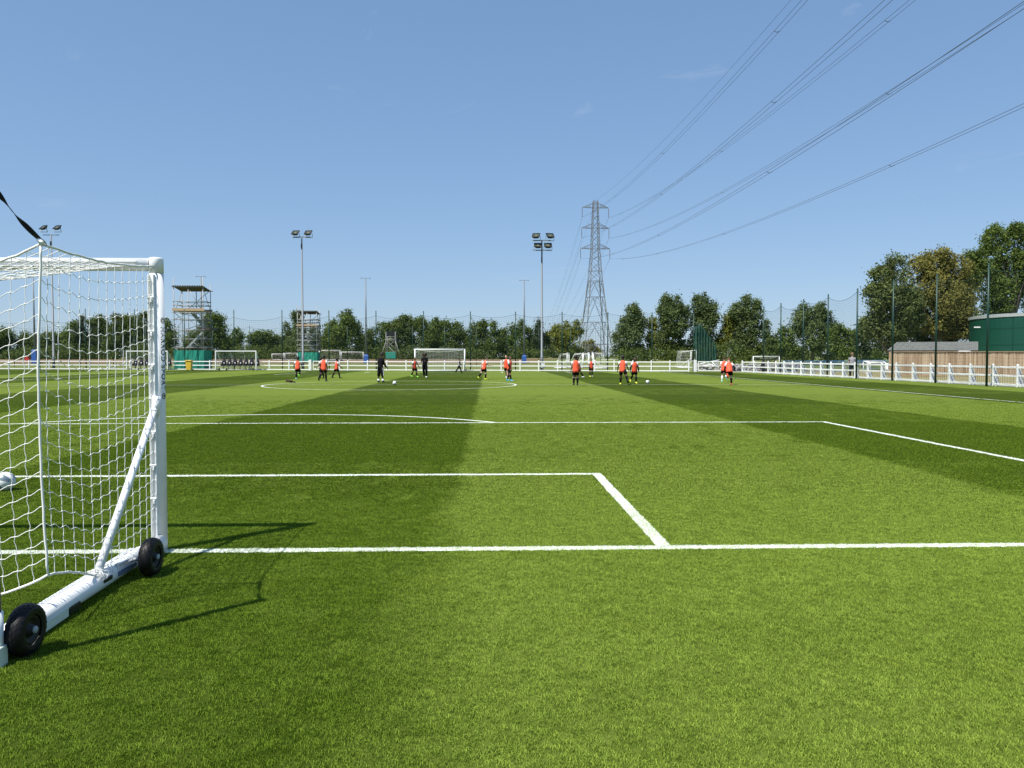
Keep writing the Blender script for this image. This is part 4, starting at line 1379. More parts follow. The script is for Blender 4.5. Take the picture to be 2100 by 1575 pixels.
# small tower with a dark cabin
Y3 = 150.0
a, b = XG(792, Y3), XG(811, Y3)
t = thing('scaffold_tower', 'small scaffold tower with a black cabin and raking struts before the trees', 'scaffold', (a.x, Y3, .95), 'scaffold towers')
dep = 1.8
for x in (a.x, b.x):
    for y in (Y3, Y3 + dep):
        MB().tube([(x, y, .95), (x, y, zz(680, Y3))], .05, 6).build('upright', M_SCAF, t)
for z in (zz(722, Y3), zz(697, Y3), zz(694, Y3), zz(690, Y3)):
    for y in (Y3, Y3 + dep):
        MB().tube([(a.x - .1, y, z), (b.x + .1, y, z)], .05, 6).build('ledger', M_SCAF, t)
MB().box(((a.x + b.x) / 2, Y3 + .9, zz(697, Y3)), (b.x - a.x + .2, dep, .14)).build('deck', M_GALV, t)
MB().box(((a.x + b.x) / 2, Y3 + .9, zz(684.5, Y3)), (b.x - a.x - .05, dep - .2, 1.0)).build('cabin', M_BLACK, t)
MB().bar((a.x + .2, Y3 - .05, zz(698, Y3)), (b.x - .3, Y3 - .05, zz(712, Y3)), .05, .1).build('brace', M_SCAF, t)
MB().bar((a.x + .5, Y3 - .05, zz(709, Y3)), (b.x - .3, Y3 - .05, zz(700, Y3)), .05, .1).build('brace', M_SCAF, t)
MB().bar((a.x + .4, Y3 + .5, zz(710, Y3)), (b.x - .3, Y3 + .5, zz(722, Y3)), .3, .12).build('ladder', M_GALV, t)
for s, x in ((-1, a.x), (1, b.x)):
    MB().tube([(x, Y3 - .06, zz(699, Y3)), (x + s * 1.15, Y3 - .06, .95)], .05, 6).build('raking_strut', M_SCAF, t)
MB().box(((a.x + b.x) / 2, Y3 - .08, zz(728.5, Y3)), (b.x - a.x + .1, .05, 1.25)).build('debris_net', M_TEAL, t)
MB().bar((a.x, Y3 - .12, zz(733.5, Y3)), (b.x, Y3 - .12, zz(723, Y3)), .02, .05).build('net_brace', M_SCAF, t)

# ------------------------------------------------------------------ dugouts, bin
def dugout(label, px0, px1, Y, nseat):
    a, b = XG(px0, Y), XG(px1, Y)
    w = b.x - a.x
    H = P(px0, 721.0, Y).z
    t = thing('dugout', label, 'dugout', a, 'team dugouts')
    for x in (a.x, b.x):
        MB().bar((x, Y, .12), (x, Y, H), .10, .10, bev=.01).build('front_post', M_WHITE, t)
        MB().bar((x, Y - .05, .14), (x, Y + 1.25, .14), .10, .10).build('base_bar', M_WHITE, t)
    MB().bar((a.x - .05, Y, H + .05), (b.x + .05, Y, H + .05), .10, .10, bev=.01).build('top_bar', M_WHITE, t)
    MB().bar((a.x, Y + 1.25, .14), (b.x, Y + 1.25, .14), .08, .08).build('back_bar', M_WHITE, t)
    pr = []
    for k in range(9):
        an = PI / 2 * k / 8
        pr.append((Y + .05 + 1.15 * math.sin(an), .35 + (H - .35) * math.cos(an) if k else H))
    cp = MB()
    n = len(pr)
    for x in (a.x + .06, b.x - .06):
        for (y, z) in pr: cp.v.append((x, y, z))
    cp.f += [(k, k + 1, n + k + 1, n + k) for k in range(n - 1)]; cp.sm += [True] * (n - 1)
    cp.build('clear_back', M_GLASS, t)
    for x in (a.x + .03, b.x - .03):
        e = MB(); e.v += [(x, Y + .06, .35)] + [(x, y, z) for (y, z) in pr]; e.f.append(tuple(range(n + 1))); e.sm.append(False)
        e.build('side_panel', M_GLASS, t)
    for u in (0, .33, .66, 1):
        x = a.x + .05 + (w - .1) * u
        MB().tube([(x, y, z) for (y, z) in pr], .025, 6).build('hoop', M_WHITE, t)
    mseat = MB()
    mseat.loft([((0, .30, .06), (.22, 0, 0), (0, .05, .02)), ((0, .34, .40), (.24, 0, 0), (0, .05, 0)), ((0, .38, .62), (.19, 0, 0), (0, .045, 0)), ((0, .40, .68), (.12, 0, 0), (0, .04, 0)), ((0, .41, .84), (.12, 0, 0), (0, .04, 0)), ((0, .41, .88), (.08, 0, 0), (0, .03, 0))], 12)
    mseat.box((0, .10, .04), (.46, .46, .10), bev=.03)
    for s in (-1, 1):
        mseat.box((s * .23, .14, .13), (.06, .42, .16), bev=.02)
    me = mseat.mesh('seat', M_BLACK)
    lm = MB(); lm.disc((0, .268, .31), (0, -1, .1), .075, 14)
    lme = lm.mesh('seat_badge', M_WHITE)
    for k in range(nseat):
        x = .62 + (w - .75) * (k + .0) / (nseat - 1 + .0)
        s = share('seat', me, t, (x, .55, .52))
        share('seat_badge', lme, s)
        MB().bar((a.x + x, Y + .7, .16), (a.x + x, Y + .7, .54), .06, .06).build('seat_leg', M_BLACK, t)
    MB().bar((a.x + .3, Y + .62, .50), (b.x - .1, Y + .62, .50), .28, .05).build('seat_rail', M_STEEL, t)
    for u in (.06, .24, .9, .99):
        x = a.x + w * u
        MB().tube([(x - .05, Y + .35, .12), (x + .05, Y + .35, .12)], .12, 12).build('wheel', M_RUB, t)
    return t
Yd = far_fence(485).y - 1.65
dugout('clear-backed white dugout with six black seats, right of the yellow bin', 442.5, 525.3, Yd, 7)
Yd = far_fence(300).y - 1.65
dugout('clear-backed white dugout partly hidden by the near goal post', 260, 343.5, Yd, 7)
p = G(388, 760.3)
t = thing('wheelie_bin', 'yellow wheelie bin on the grass before the fence, left of the dugout', 'bin', p)
MB().loft([((p.x, p.y, .10), (.33, 0, 0), (0, .33, 0)), ((p.x, p.y, 1.06), (.42, 0, 0), (0, .42, 0))], 4, smooth=False).build('body', M_YEL, t).rotation_euler = (0, 0, PI / 4)
MB().box((p.x, p.y, 1.10), (.70, .70, .09), bev=.03).build('lid', M_YEL, t)
MB().bar((p.x - .28, p.y + .38, 1.06), (p.x + .28, p.y + .38, 1.06), .04, .04).build('handle', M_YEL, t)
for s in (-1, 1):
    MB().tube([(p.x + s * .30 - .03, p.y + .28, .10), (p.x + s * .30 + .03, p.y + .28, .10)], .10, 12).build('wheel', M_RUB, t)

# ------------------------------------------------------------------ goals in the distance
p = XG(851, 81.2)
W_ = XG(953, 81.2).x - p.x
far_goal('white goal on the far goal line behind the players', W_, P(900, 716.5, 81.2).z, .75, 1.25, (p.x, 81.2, 0), 0, .06, cell=.155, nr=.0062)
def gz(px, py, Y): return P(px, py, Y)
def dist_goal(label, px0, px1, ytop, Y, z0, rz=0.0, W=None, dt=.6, db=1.1, tr=.05):
    a = XG(px0, Y)
    H = P(px0, ytop, Y).z - z0
    W = W or XG(px1, Y).x - a.x
    far_goal(label, W, H, dt, db, (a.x, Y, z0), rz, tr, cell=.2, nr=.0045, wheels=False)
dist_goal('pale goal on the bank right of the middle scaffold, taller of two', 655, 697.5, 718.5, 149, .95, tr=.055)
dist_goal('pale goal on the bank, its right post beside a blue mast pad', 700, 745, 722, 149.5, .95, tr=.055)
dist_goal('small goal on the bank just left of the middle scaffold tower', 581, 603, 724.5, 147, .93, W=2.6)
dist_goal('small goal on the bank above the rail fence, right of the dugout', 558, 575.5, 726, 148, .95, W=2.4)
dist_goal('small white goal behind the right-hand fence, before the trees', 1544.5, 1598, 731, 107, 0.0)
# goals parked side-on
def side_goal(label, px, ytop, Y, rz, W=4.2, dt=1.0, db=1.7):
    a = XG(px, Y)
    far_goal(label, W, P(px, ytop, Y).z, dt, db, (a.x, Y, 0), rz, .06, cell=.2, nr=.004, wheels=False)
side_goal('white goal parked side-on, its dark-backed net towards the left of the pylon foot', 1163, 724.5, 104, R(80), 3.6)
side_goal('white goal parked side-on, second from the left in the row below the pylon', 1196, 724, 108, R(84), 3.6, 1.2, 2.1)
side_goal('white goal parked side-on, third in the row below the pylon', 1208, 724, 112, R(84), 3.6, 1.0, 1.9)
side_goal('white goal parked side-on below the right leg of the pylon, net towards the right', 1217, 723, 104, R(-100), 3.6, 1.2, 1.9)
side_goal('white goal seen from its side in front of the bunched netting', 1428, 718.5, 106, R(84), 4.8, 1.9, 2.2)
# a white frame lying on the rubble wall
a = G(1436, 762)
lf = thing('folded_frame', 'white goal frame lying aslant on the grey rubble wall', 'goal frame', (XG(1436, 80).x, 80.2, .6), 'goals beyond the near goal')
q0, q1 = P(1436, 746, 80.2), P(1475, 738.5, 80.4)
MB().tube([q0, q1], .05, 8).build('tube', M_WHITE, lf)
MB().tube([P(1436, 751, 80.2), P(1473, 746, 80.4)], .04, 8).build('tube', M_WHITE, lf)
MB().tube([P(1460, 742, 80.3), P(1473, 756, 80.3)], .04, 8).build('tube', M_WHITE, lf)
m = MB()
for k in range(22):
    u = k / 21
    m.tube([q0.lerp(q1, u), P(1436 + 37 * u, 751 - 5 * u, 80.3)], .006, 3, False)
m.build('net', M_NET, lf)
# little goals and frames behind the right fence
sg = thing('small_goal', 'low white practice goal behind the right fence, left of the plank wall', 'goal', G(1770, 766), 'goals beyond the near goal')
Ys = G(1770, 766).y
for (xa, ya, xb, yb, dy) in ((1770.5, 766, 1770.5, 741, 0), (1811, 766, 1811, 741, 0), (1770.5, 741, 1811, 741, 0), (1784, 768, 1784, 744, -2.2), (1816, 768, 1816, 744, -2.2), (1784, 744, 1816, 744, -2.2), (1770.5, 741, 1784, 744, None), (1811, 741, 1816, 744, None), (1770.5, 765, 1784, 767.5, None)):
    if dy is None:
        MB().tube([P(xa, ya, Ys), P(xb, yb, Ys - 2.2)], .045, 8).build('frame_tube', M_WHITE, sg)
    else:
        MB().tube([P(xa, ya, Ys + dy), P(xb, yb, Ys + dy)], .045, 8).build('frame_tube', M_WHITE, sg)
tf = thing('tangled_frames', 'heap of jumbled white goal tubes beside the end of the plank wall', 'goal frame', G(1821, 768), 'goals beyond the near goal')
r_ = random.Random(3)
for k in range(9):
    MB().tube([P(r_.uniform(1815, 1822), r_.uniform(744, 750), 66 + r_.uniform(-.5, .5)), P(r_.uniform(1818, 1829), r_.uniform(762, 769), 66 + r_.uniform(-.5, .5))], .04, 6).build('tube', M_WHITE, tf)

# ------------------------------------------------------------------ rubble wall, barriers, plank wall, shed, tank
rb = thing('rubble_wall', 'low grey rubble wall behind the open gate and right fence', 'wall', (XG(1430, 82).x, 82, 0))
st = MB(); r_ = random.Random(9)
xa, xb = XG(1431, 82).x, XG(1640, 84).x
x = xa
while x < xb:
    for row in range(4):
        s = r_.uniform(.16, .34)
        c = (x + r_.uniform(-.1, .1), 82 + r_.uniform(0, .5) + (x - xa) * .04, .09 + row * .18 + r_.uniform(-.04, .04))
        M_r = Matrix.Rotation(r_.uniform(0, 3), 3, 'Z') @ Matrix.Rotation(r_.uniform(-.4, .4), 3, 'X')
        st.ball(c, (s * .75, s * .6, s * .5), 6, 4, M=M_r)
    x += .2
st.sm = [False] * len(st.f)
tag(st.build('stones', M_STONE, rb), kind='stuff')
M_BB = mat('blue_barrier_paint', (.03, .16, .36), .45, .15, 2)
def barrier(a, b, label):
    t = thing('crowd_barrier', label, 'barrier', a, 'blue crowd barriers')
    d = b - a
    fr = MB()
    fr.tube([a + Vector((0, 0, .2)), a + Vector((0, 0, 1.12)), b + Vector((0, 0, 1.12)), b + Vector((0, 0, .2)), a + Vector((0, 0, .2))], .03, 6, smooth=False)
    fr.build('frame', M_BB, t)
    for k in range(1, 14):
        q = a + d * k / 14
        MB().tube([q + Vector((0, 0, .2)), q + Vector((0, 0, 1.12))], .012, 5).build('upright', M_BB, t)
    for u in (.15, .85):
        q = a + d * u
        MB().bar(q + Vector((0, -.3, .03)), q + Vector((0, .3, .03)), .05, .03).build('foot', M_BB, t)
bpx = [(1603, 1646, 'blue crowd barrier behind the right fence, farthest left of its row'), (1650, 1696, 'blue crowd barrier behind the right fence, second from the left'), (1700, 1741, 'blue crowd barrier just left of the man in grey'), (1752, 1782, 'blue crowd barrier just right of the man in grey'), (1786, 1824, 'blue crowd barrier behind the white practice goal')]
for (u, v, l) in bpx:
    Yb = 70.5 if u < 1750 else 88
    barrier(XG(u, Yb), XG(v, Yb - .6), l)
# plank wall
Yp = 59.0
a, b = XG(1826, Yp), XG(2230, Yp - 1.0)
pw = thing('plank_wall', 'tall wall of weathered vertical planks behind the right fence', 'fence', a)
m = MB(); d = b - a; n = int(d.length / .125); dn = d.normalized()
r_ = random.Random(4)
ztop = P(1900, 721.5, Yp).z
me_off = 0
for k in range(n):
    c = a + d * ((k + .5) / n)
    m.box((c.x, c.y + r_.uniform(-.014, .014), ztop / 2 + r_.uniform(-.012, .006)), (.117, .025, ztop), rz=math.atan2(d.y, d.x))
m_plk, nt = newmat('plank_by_plank_timber')
o_ = nd(nt, 'ShaderNodeOutputMaterial'); b_ = nd(nt, 'ShaderNodeBsdfPrincipled'); b_.inputs['Roughness'].default_value = .9
geo_ = nd(nt, 'ShaderNodeNewGeometry'); n_ = nd(nt, 'ShaderNodeTexNoise'); n_.inputs['Scale'].default_value = 1.2; n_.inputs['Detail'].default_value = 6
mp_ = nd(nt, 'ShaderNodeMapping'); mp_.inputs['Scale'].default_value = (6, 6, .7)
nt.links.new(geo_.outputs['Position'], mp_.inputs[0]); nt.links.new(mp_.outputs[0], n_.inputs['Vector'])
ad_ = nd(nt, 'ShaderNodeMath', operation='MULTIPLY_ADD'); ad_.inputs[1].default_value = .6
nt.links.new(geo_.outputs['Random Per Island'], ad_.inputs[0])
ml_ = nd(nt, 'ShaderNodeMath', operation='MULTIPLY_ADD'); ml_.inputs[1].default_value = 1.1; ml_.inputs[2].default_value = -.32
nt.links.new(n_.outputs['Fac'], ml_.inputs[0]); nt.links.new(ml_.outputs[0], ad_.inputs[2]); ad_.use_clamp = True
mx_ = nd(nt, 'ShaderNodeMix', data_type='RGBA'); mx_.inputs[6].default_value = (.235, .145, .085, 1); mx_.inputs[7].default_value = (.54, .42, .29, 1)
nt.links.new(ad_.outputs[0], mx_.inputs[0]); nt.links.new(mx_.outputs[2], b_.inputs['Base Color']); nt.links.new(b_.outputs[0], o_.inputs[0])
tag(m.build('plank', m_plk, pw), kind='stuff')
MB().bar(a + Vector((0, -.03, ztop + .02)), b + Vector((0, -.03, ztop + .02)), .10, .035).build('capping_rail', M_BOARD, pw)
gb = MB().bar(a + Vector((0, -.03, .07)), b + Vector((0, -.03, .07)), .035, .14); gb.build('gravel_board', M_BOARD, pw)
MB().bar(a + Vector((-.05, .03, 0)), a + Vector((-.05, .03, ztop)), .1, .1).build('end_post', M_BOARD, pw)
# shed
Ysd = 61.0
e0, e1 = P(1820, 719.5, Ysd), P(2006, 719.5, Ysd)
r0, r1 = P(1839, 703, Ysd + 1.6), P(2006, 702, Ysd + 1.6)
sh = thing('shed', 'long low shed with grey felt roof behind the plank wall', 'shed', (e0.x, Ysd, 0))
m = MB()
b0, b1 = Vector((e0.x + 2.2, Ysd + 3.4, e0.z)), Vector((e1.x, Ysd + 3.4, e1.z))
up_ = Vector((0, 0, .06))
m.add([e0, e1, r1, r0, e0 + up_, e1 + up_, r1 + up_, r0 + up_], [(0, 3, 2, 1), (4, 5, 6, 7), (0, 1, 5, 4), (1, 2, 6, 5), (3, 0, 4, 7)])
m.add([b0, b1, r1, r0, b0 + up_, b1 + up_, r1 + up_, r0 + up_], [(0, 1, 2, 3), (4, 7, 6, 5), (0, 4, 5, 1)])
m.add([e0 + up_ * .5, b0 + up_ * .5, r0 + up_ * .9], [(0, 1, 2)])
m.build('roof', M_ROOF, sh)
w0 = MB(); w0.box(((e0.x + e1.x) / 2 + 1.2, Ysd + 1.7, e0.z / 2 - .01), (e1.x - e0.x - 2.6, 3.0, e0.z - .03)); w0.build('wall', M_PLANK, sh)
MB().bar(e0 + Vector((0, -.03, -.03)), e1 + Vector((0, -.03, -.03)), .03, .12).build('fascia', mat('dark_fascia', (.05, .045, .04), .8), sh)
for k in range(14):
    u = (k + .5) / 14
    MB().bar(e0.lerp(e1, u) + up_ * 1.2, r0.lerp(r1, u) + up_ * 1.2, .02, .012).build('felt_lap', M_ROOF, sh)
sr = MB().loft([((P(1978, 720, Ysd - 1).x, Ysd - 1, ztop - .05), (.72, 0, 0), (0, .5, 0)), ((P(1978, 720, Ysd - 1).x, Ysd - 1, ztop + .09), (.45, 0, 0), (0, .3, 0))], 8)
tag(sr.build('white_canopy', mat('white_sheet', (.7, .7, .68), .5, .05)), 'small white canopy top just showing above the plank wall', 'canopy')
# tank
tc = Vector((P(2003, 700, 84).x + 12.0, 84, 0)); TR = 11.0
tz = P(2100, 641.5, 74.0).z
tk = thing('storage_tank', 'large round dark green steel tank behind the plank wall at the right edge', 'tank', tc)
nseg = 24; ring_z = [0.0, P(2060, 703, 74).z, P(2060, 666, 74).z, tz]
for rr in range(3):
    z0, z1 = ring_z[rr] + (.004 if rr else 0), ring_z[rr + 1] - .004
    for k in range(nseg):
        a0, a1 = 2 * PI * (k + .25) / nseg + .004, 2 * PI * (k + 1.25) / nseg - .001
        am = (a0 + a1) / 2
        if math.sin(am) > .35: continue
        pm = MB(); vs = []
        for q in range(5):
            an = a0 + (a1 - a0) * q / 4
            for (rad) in (TR, TR - .05):
                for z in (z0, z1):
                    vs.append((tc.x + rad * math.cos(an), tc.y + rad * math.sin(an), z))
        fs = []
        for q in range(4):
            o = q * 4
            fs += [(o, o + 4, o + 5, o + 1), (o + 2, o + 3, o + 7, o + 6), (o + 1, o + 5, o + 7, o + 3)]
        fs += [(0, 1, 3, 2), (16, 18, 19, 17)]
        pm.add(vs, fs)
        pm.build('panel', M_TANK, tk)
core = MB(); core.loft([((tc.x, tc.y, 0), (TR - .08, 0, 0), (0, TR - .08, 0)), ((tc.x, tc.y, tz - .1), (TR - .08, 0, 0), (0, TR - .08, 0))], 64); core.build('shell', M_TANK, tk)
rim = MB(); rim.loft([((tc.x, tc.y, tz - .02), (TR + .07, 0, 0), (0, TR + .07, 0)), ((tc.x, tc.y, tz + .30), (TR + .07, 0, 0), (0, TR + .07, 0)), ((tc.x, tc.y, tz + .34), (TR - .2, 0, 0), (0, TR - .2, 0))], 96, smooth=False); rim.build('rim', M_GALV, tk)
bo = MB()
for z in ring_z[1:3]:
    bo.loft([((tc.x, tc.y, z - .05), (TR + .012, 0, 0), (0, TR + .012, 0)), ((tc.x, tc.y, z + .02), (TR + .012, 0, 0), (0, TR + .012, 0))], 96, cap=False)
bo.build('seam_strip', M_TANK, tk)
bt = MB()
for z in ring_z[1:3]:
    for k in range(150):
        an = PI + PI * k / 150
        bt.box((tc.x + (TR + .03) * math.cos(an), tc.y + (TR + .03) * math.sin(an), z - .09), (.05, .05, .05), rz=an)
tag(bt.build('bolt', M_TANK, tk), kind='stuff')
q = P(2001, 671, 80); MB().bar(q + Vector((-.15, 0, 0)), q + Vector((.45, 0, 0)), .14, .12).build('outlet_pipe', M_WHITE, tk)
# red box far left
p = P(56, 735, 146); MB_ = MB().box((p.x, 146, 1.15), (.7, .5, .65), bev=.04)
rd = thing('red_crate', 'small red crate on the far bank at the left, beside the blue mast pad', 'crate', (p.x, 146, .8))
MB_.build('crate_body', mat('red_plastic', (.5, .03, .03), .5), rd); MB().box((p.x, 146, 1.5), (.76, .56, .06)).build('lid', MATS['red_plastic'], rd)
# turf divot near the centre circle
p = G(594, 785)
dv = MB(); r_ = random.Random(2)
for k in range(9):
    dv.ball((p.x + r_.uniform(-.18, .12), p.y + r_.uniform(-.06, .06), .06 + r_.uniform(0, .09)), (r_.uniform(.05, .09), .07, r_.uniform(.04, .08)), 7, 5)
dv.ball((p.x - .16, p.y, .17), (.10, .06, .05), 7, 5); dv.ball((p.x + .26, p.y, .05), (.09, .06, .05), 7, 5)
dv.sm = [False] * len(dv.f)
tag(dv.build('brown_clump', mat('brown_earth_clump', (.06, .045, .018), .9, .4, 12)), 'small dark brown clump lying on the near left of the centre circle', 'clump')

# ------------------------------------------------------------------ pylons and wires
def lattice_w(z):
    tab = [(0, 3.62), (3.5, 3.38), (12.0, 2.28), (20.1, 1.50), (28, .93), (33, .80), (38.1, .60), (39.9, .48)]
    for (z0, w0), (z1, w1) in zip(tab, tab[1:]):
        if z <= z1: return w0 + (w1 - w0) * (z - z0) / (z1 - z0)
    return .48
def pylon(label, loc, rz):
    t = thing('pylon', label, 'pylon', (0, 0, 0), 'electricity pylons')
    lv = [0, 4.6, 10.0, 16.2, 20.1, 22.6, 24.9, 26.6, 28.1, 29.7, 31.4, 33.1, 34.8, 36.5, 38.1, 39.9]
    C = lambda z, i, j: Vector((i * lattice_w(z), j * lattice_w(z), z))
    for i in (-1, 1):
        for j in (-1, 1):
            m = MB()
            for z0, z1 in zip(lv, lv[1:]):
                m.bar(C(z0, i, j), C(z1, i, j), .17 if z0 < 20 else .12, .17 if z0 < 20 else .12)
            m.build('leg', M_PYL, t)
    br = MB()
    faces = [((-1, -1), (1, -1)), ((-1, 1), (1, 1)), ((-1, -1), (-1, 1)), ((1, -1), (1, 1))]
    for (p, q) in faces:
        for k, (z0, z1) in enumerate(zip(lv, lv[1:])):
            a0, b0, a1, b1 = C(z0, *p), C(z0, *q), C(z1, *p), C(z1, *q)
            if z1 <= 20.2:
                mid = (a1 + b1) / 2
                br.bar(a0, mid, .09, .09); br.bar(b0, mid, .09, .09)
                br.bar(a1, b1, .10, .10)
                for (s, e) in ((a0, a1), (b0, b1)):
                    base = a0 if s is a0 else b0
                    for f_ in (.33, .66):
                        br.bar(s.lerp(e, f_), base.lerp(mid, f_), .05, .05)
                        br.bar(s.lerp(e, f_), base.lerp(mid, min(1, f_ + .3)), .05, .05)
            else:
                br.bar(a0, b1, .07, .07); br.bar(b0, a1, .07, .07)
                if k % 3 == 1: br.bar(a1, b1, .08, .08)
    tag(br.build('bracing', M_PYL, t), kind='stuff')
    for zc, half in ((38.1, 3.32), (33.1, 3.45), (28.1, 3.70)):
        arm = thing_part('cross_arm', t)
        m = MB()
        for s in (-1, 1):
            tip = Vector((s * half, 0, zc))
            for j in (-1, 1):
                lo, hi = C(zc, s, j), C(zc + 1.15 if zc < 38 else 39.2, s, j)
                m.bar(lo, tip, .09, .09); m.bar(hi, tip, .08, .08)
                for f_ in (.35, .68):
                    m.bar(lo.lerp(tip, f_), hi.lerp(tip, f_ - .1), .05, .05); m.bar(lo.lerp(tip, f_), hi.lerp(tip, min(1, f_ + .2)), .05, .05)
            for f_ in (.3, .6):
                m.bar(C(zc, s, -1).lerp(tip, f_), C(zc, s, 1).lerp(tip, f_), .05, .05)
        m.build('arm_frame', M_PYL, arm)
        for s in (-1, 1):
            m = MB(); n = 12
            pts = [(s * half, 0, zc - .1 - 2.3 * k / (2 * n)) for k in range(2 * n + 1)]
            m.tube(pts, [.11 if k % 2 else .05 for k in range(2 * n + 1)], 8)
            m.build('insulator', mat('brown_grey_insulator', (.16, .15, .15), .3, .1), arm)
    MB().box((lattice_w(4) - .2, -lattice_w(4) - .1, 3.4), (.6, .05, .45)).build('danger_plate', M_WHITE, t)
    t.location = loc; t.rotation_euler = (0, 0, rz)
    return t
PX, PYY, PZ = 26.4, 193.0, 0.0
pyl = pylon('big lattice electricity pylon beside the poplars', (PX, PYY, PZ), R(7))
p = P(1104, 735, 600)
py2 = copy_tree(pyl); py2.location = (p.x, 600, -5.2); py2.rotation_euler = (0, 0, R(5))
tag(py2, 'tiny distant lattice pylon behind the trees, left of the floodlight column')
py2.scale = (1, 1, .95)
def wire_thing(name, label, s, e, sag, twin, spacers, group):
    t = thing(name, label, 'power line', s, group)
    d = e - s; hn = Vector((d.y, -d.x, 0)).normalized()
    n = 70
    for o in ((-.2, .2) if twin else (0,)):
        pts = []
        for k in range(n + 1):
            u = k / n
            q = s + d * u - Vector((0, 0, sag * 4 * u * (1 - u))) + hn * o * min(1, u * 30)
            pts.append(q)
        MB().tube(pts, .013, 5, False).build('conductor', M_WIRE, t)
    if twin:
        for u in spacers:
            q = s + d * u - Vector((0, 0, sag * 4 * u * (1 - u)))
            MB().tube([q - hn * .22, q - Vector((0, 0, .1)), q + hn * .22], .022, 5).build('spacer', M_WIRE, t)
ends = {'e': (1221, 411), 'lt': (1193, 449), 'rt': (1248, 449), 'lm': (1192, 490), 'rm': (1249, 490), 'll': (1190, 531), 'rl': (1251, 531)}
nm = {'e': "single wire from the tip of the big pylon", 'lt': "twin wires from the big pylon's top left arm", 'rt': "twin wires from the big pylon's top right arm", 'lm': "twin wires from the big pylon's middle left arm", 'rm': "twin wires from the big pylon's middle right arm", 'll': "twin wires from the big pylon's lowest left arm", 'rl': "twin wires from the big pylon's lowest right arm"}
arms_xz = {'lt': (-3.32, 38.1), 'rt': (3.32, 38.1), 'lm': (-3.45, 33.1), 'rm': (3.45, 33.1), 'll': (-3.7, 28.1), 'rl': (3.7, 28.1), 'e': (0, 42.3)}
for k in ends:
    axx, azz = arms_xz[k]
    Rz = Matrix.Rotation(R(7), 3, 'Z')
    s = Vector((PX, PYY, PZ)) + Rz @ Vector((axx, 0, azz - 2.4))
    off = (s.x - PX) * 1.479
    th = 5.623
    e = Vector((21.296 + off * math.cos(th), -142.26 + off * math.sin(th), s.z + .05))
    wire_thing('power_wire', nm[k] + ', sweeping right overhead', s, e, 11.17 if k != 'e' else 10.2, k != 'e', (.06, .17, .29, .41, .53, .65, .77, .89), 'overhead power wires')
    e2 = Vector((py2.location.x, 600, -5.2)) + Matrix.Rotation(R(5), 3, 'Z') @ Vector((axx, 0, (azz - 2.4) * .95))
    wire_thing('power_wire', nm[k] + ', running to distant pylon', s, e2, 13.5, k != 'e', (.08, .25, .42, .6, .8), 'overhead power wires')
# ------------------------------------------------------------------ people
SK = {'d': mat('dark_brown_skin', (.075, .040, .026), .5, .08, 8), 'm': mat('brown_skin', (.20, .115, .075), .5, .08, 8), 'l': mat('light_skin', (.52, .33, .25), .5, .06, 8)}
M_HAIRK = mat('black_hair', (.010, .008, .007), .6, .3, 40)
M_HAIRB = mat('dark_brown_hair', (.045, .025, .014), .6, .3, 40)
M_HAIRR = mat('reddish_hair', (.12, .03, .015), .6, .3, 40)
M_HAIRF = mat('fair_cropped_hair', (.22, .13, .08), .6, .2, 40)
M_ORANGE = mat('orange_bib_mesh', (.80, .095, .040), .75, .10, 9, bump=.3, bscale=12)
M_SHIRT = mat('white_shirt_cotton', (.78, .78, .80), .8, .05, 9)
M_BLKC = mat('black_sports_fabric', (.006, .006, .008), .85, .3, 9, bump=.3, bscale=12, spec=.12)
M_GREYS = mat('grey_tee_cotton', (.30, .30, .31), .85, .08, 9, bump=.3, bscale=12)
M_EYE = mat('dark_eye', (.01, .008, .008), .2)
BOOT = {'neon': mat('neon_green_boot', (.30, .80, .06), .4), 'yel': mat('neon_yellow_boot', (.75, .78, .06), .4), 'blk': M_BLACK, 'blue': mat('sky_blue_boot', (.05, .36, .62), .4), 'wht': mat('white_boot', (.75, .76, .76), .4), 'mint': mat('mint_boot', (.36, .72, .64), .4), 'org': mat('orange_red_boot', (.65, .10, .05), .4)}
def tcap(mb, a, b, ra, rb, n=10):
    a, b = Vector(a), Vector(b)
    d = b - a
    mb.tube([a, a.lerp(b, .25), a.lerp(b, .6), b], [ra, ra * .75 + rb * .25 + .002, ra * .35 + rb * .65, rb], n)
    mb.ball(a, ra, n, 6); mb.ball(b, rb, n, 6)
def remesh(mb, voxel, m):
    me = mb.mesh('body', m)
    o = bpy.data.objects.new('body', me); COL.objects.link(o)
    md = o.modifiers.new('r', 'REMESH'); md.mode = 'VOXEL'; md.voxel_size = voxel; md.use_smooth_shade = True
    dg = bpy.context.evaluated_depsgraph_get()
    me2 = bpy.data.meshes.new_from_object(o.evaluated_get(dg))
    me2.materials.clear(); me2.materials.append(m)
    bpy.data.objects.remove(o); bpy.data.meshes.remove(me)
    n = len(me2.vertices); co = np.empty(n * 3, np.float32); me2.vertices.foreach_get('co', co)
    me2.polygons.foreach_set('use_smooth', [True] * len(me2.polygons))
    return me2
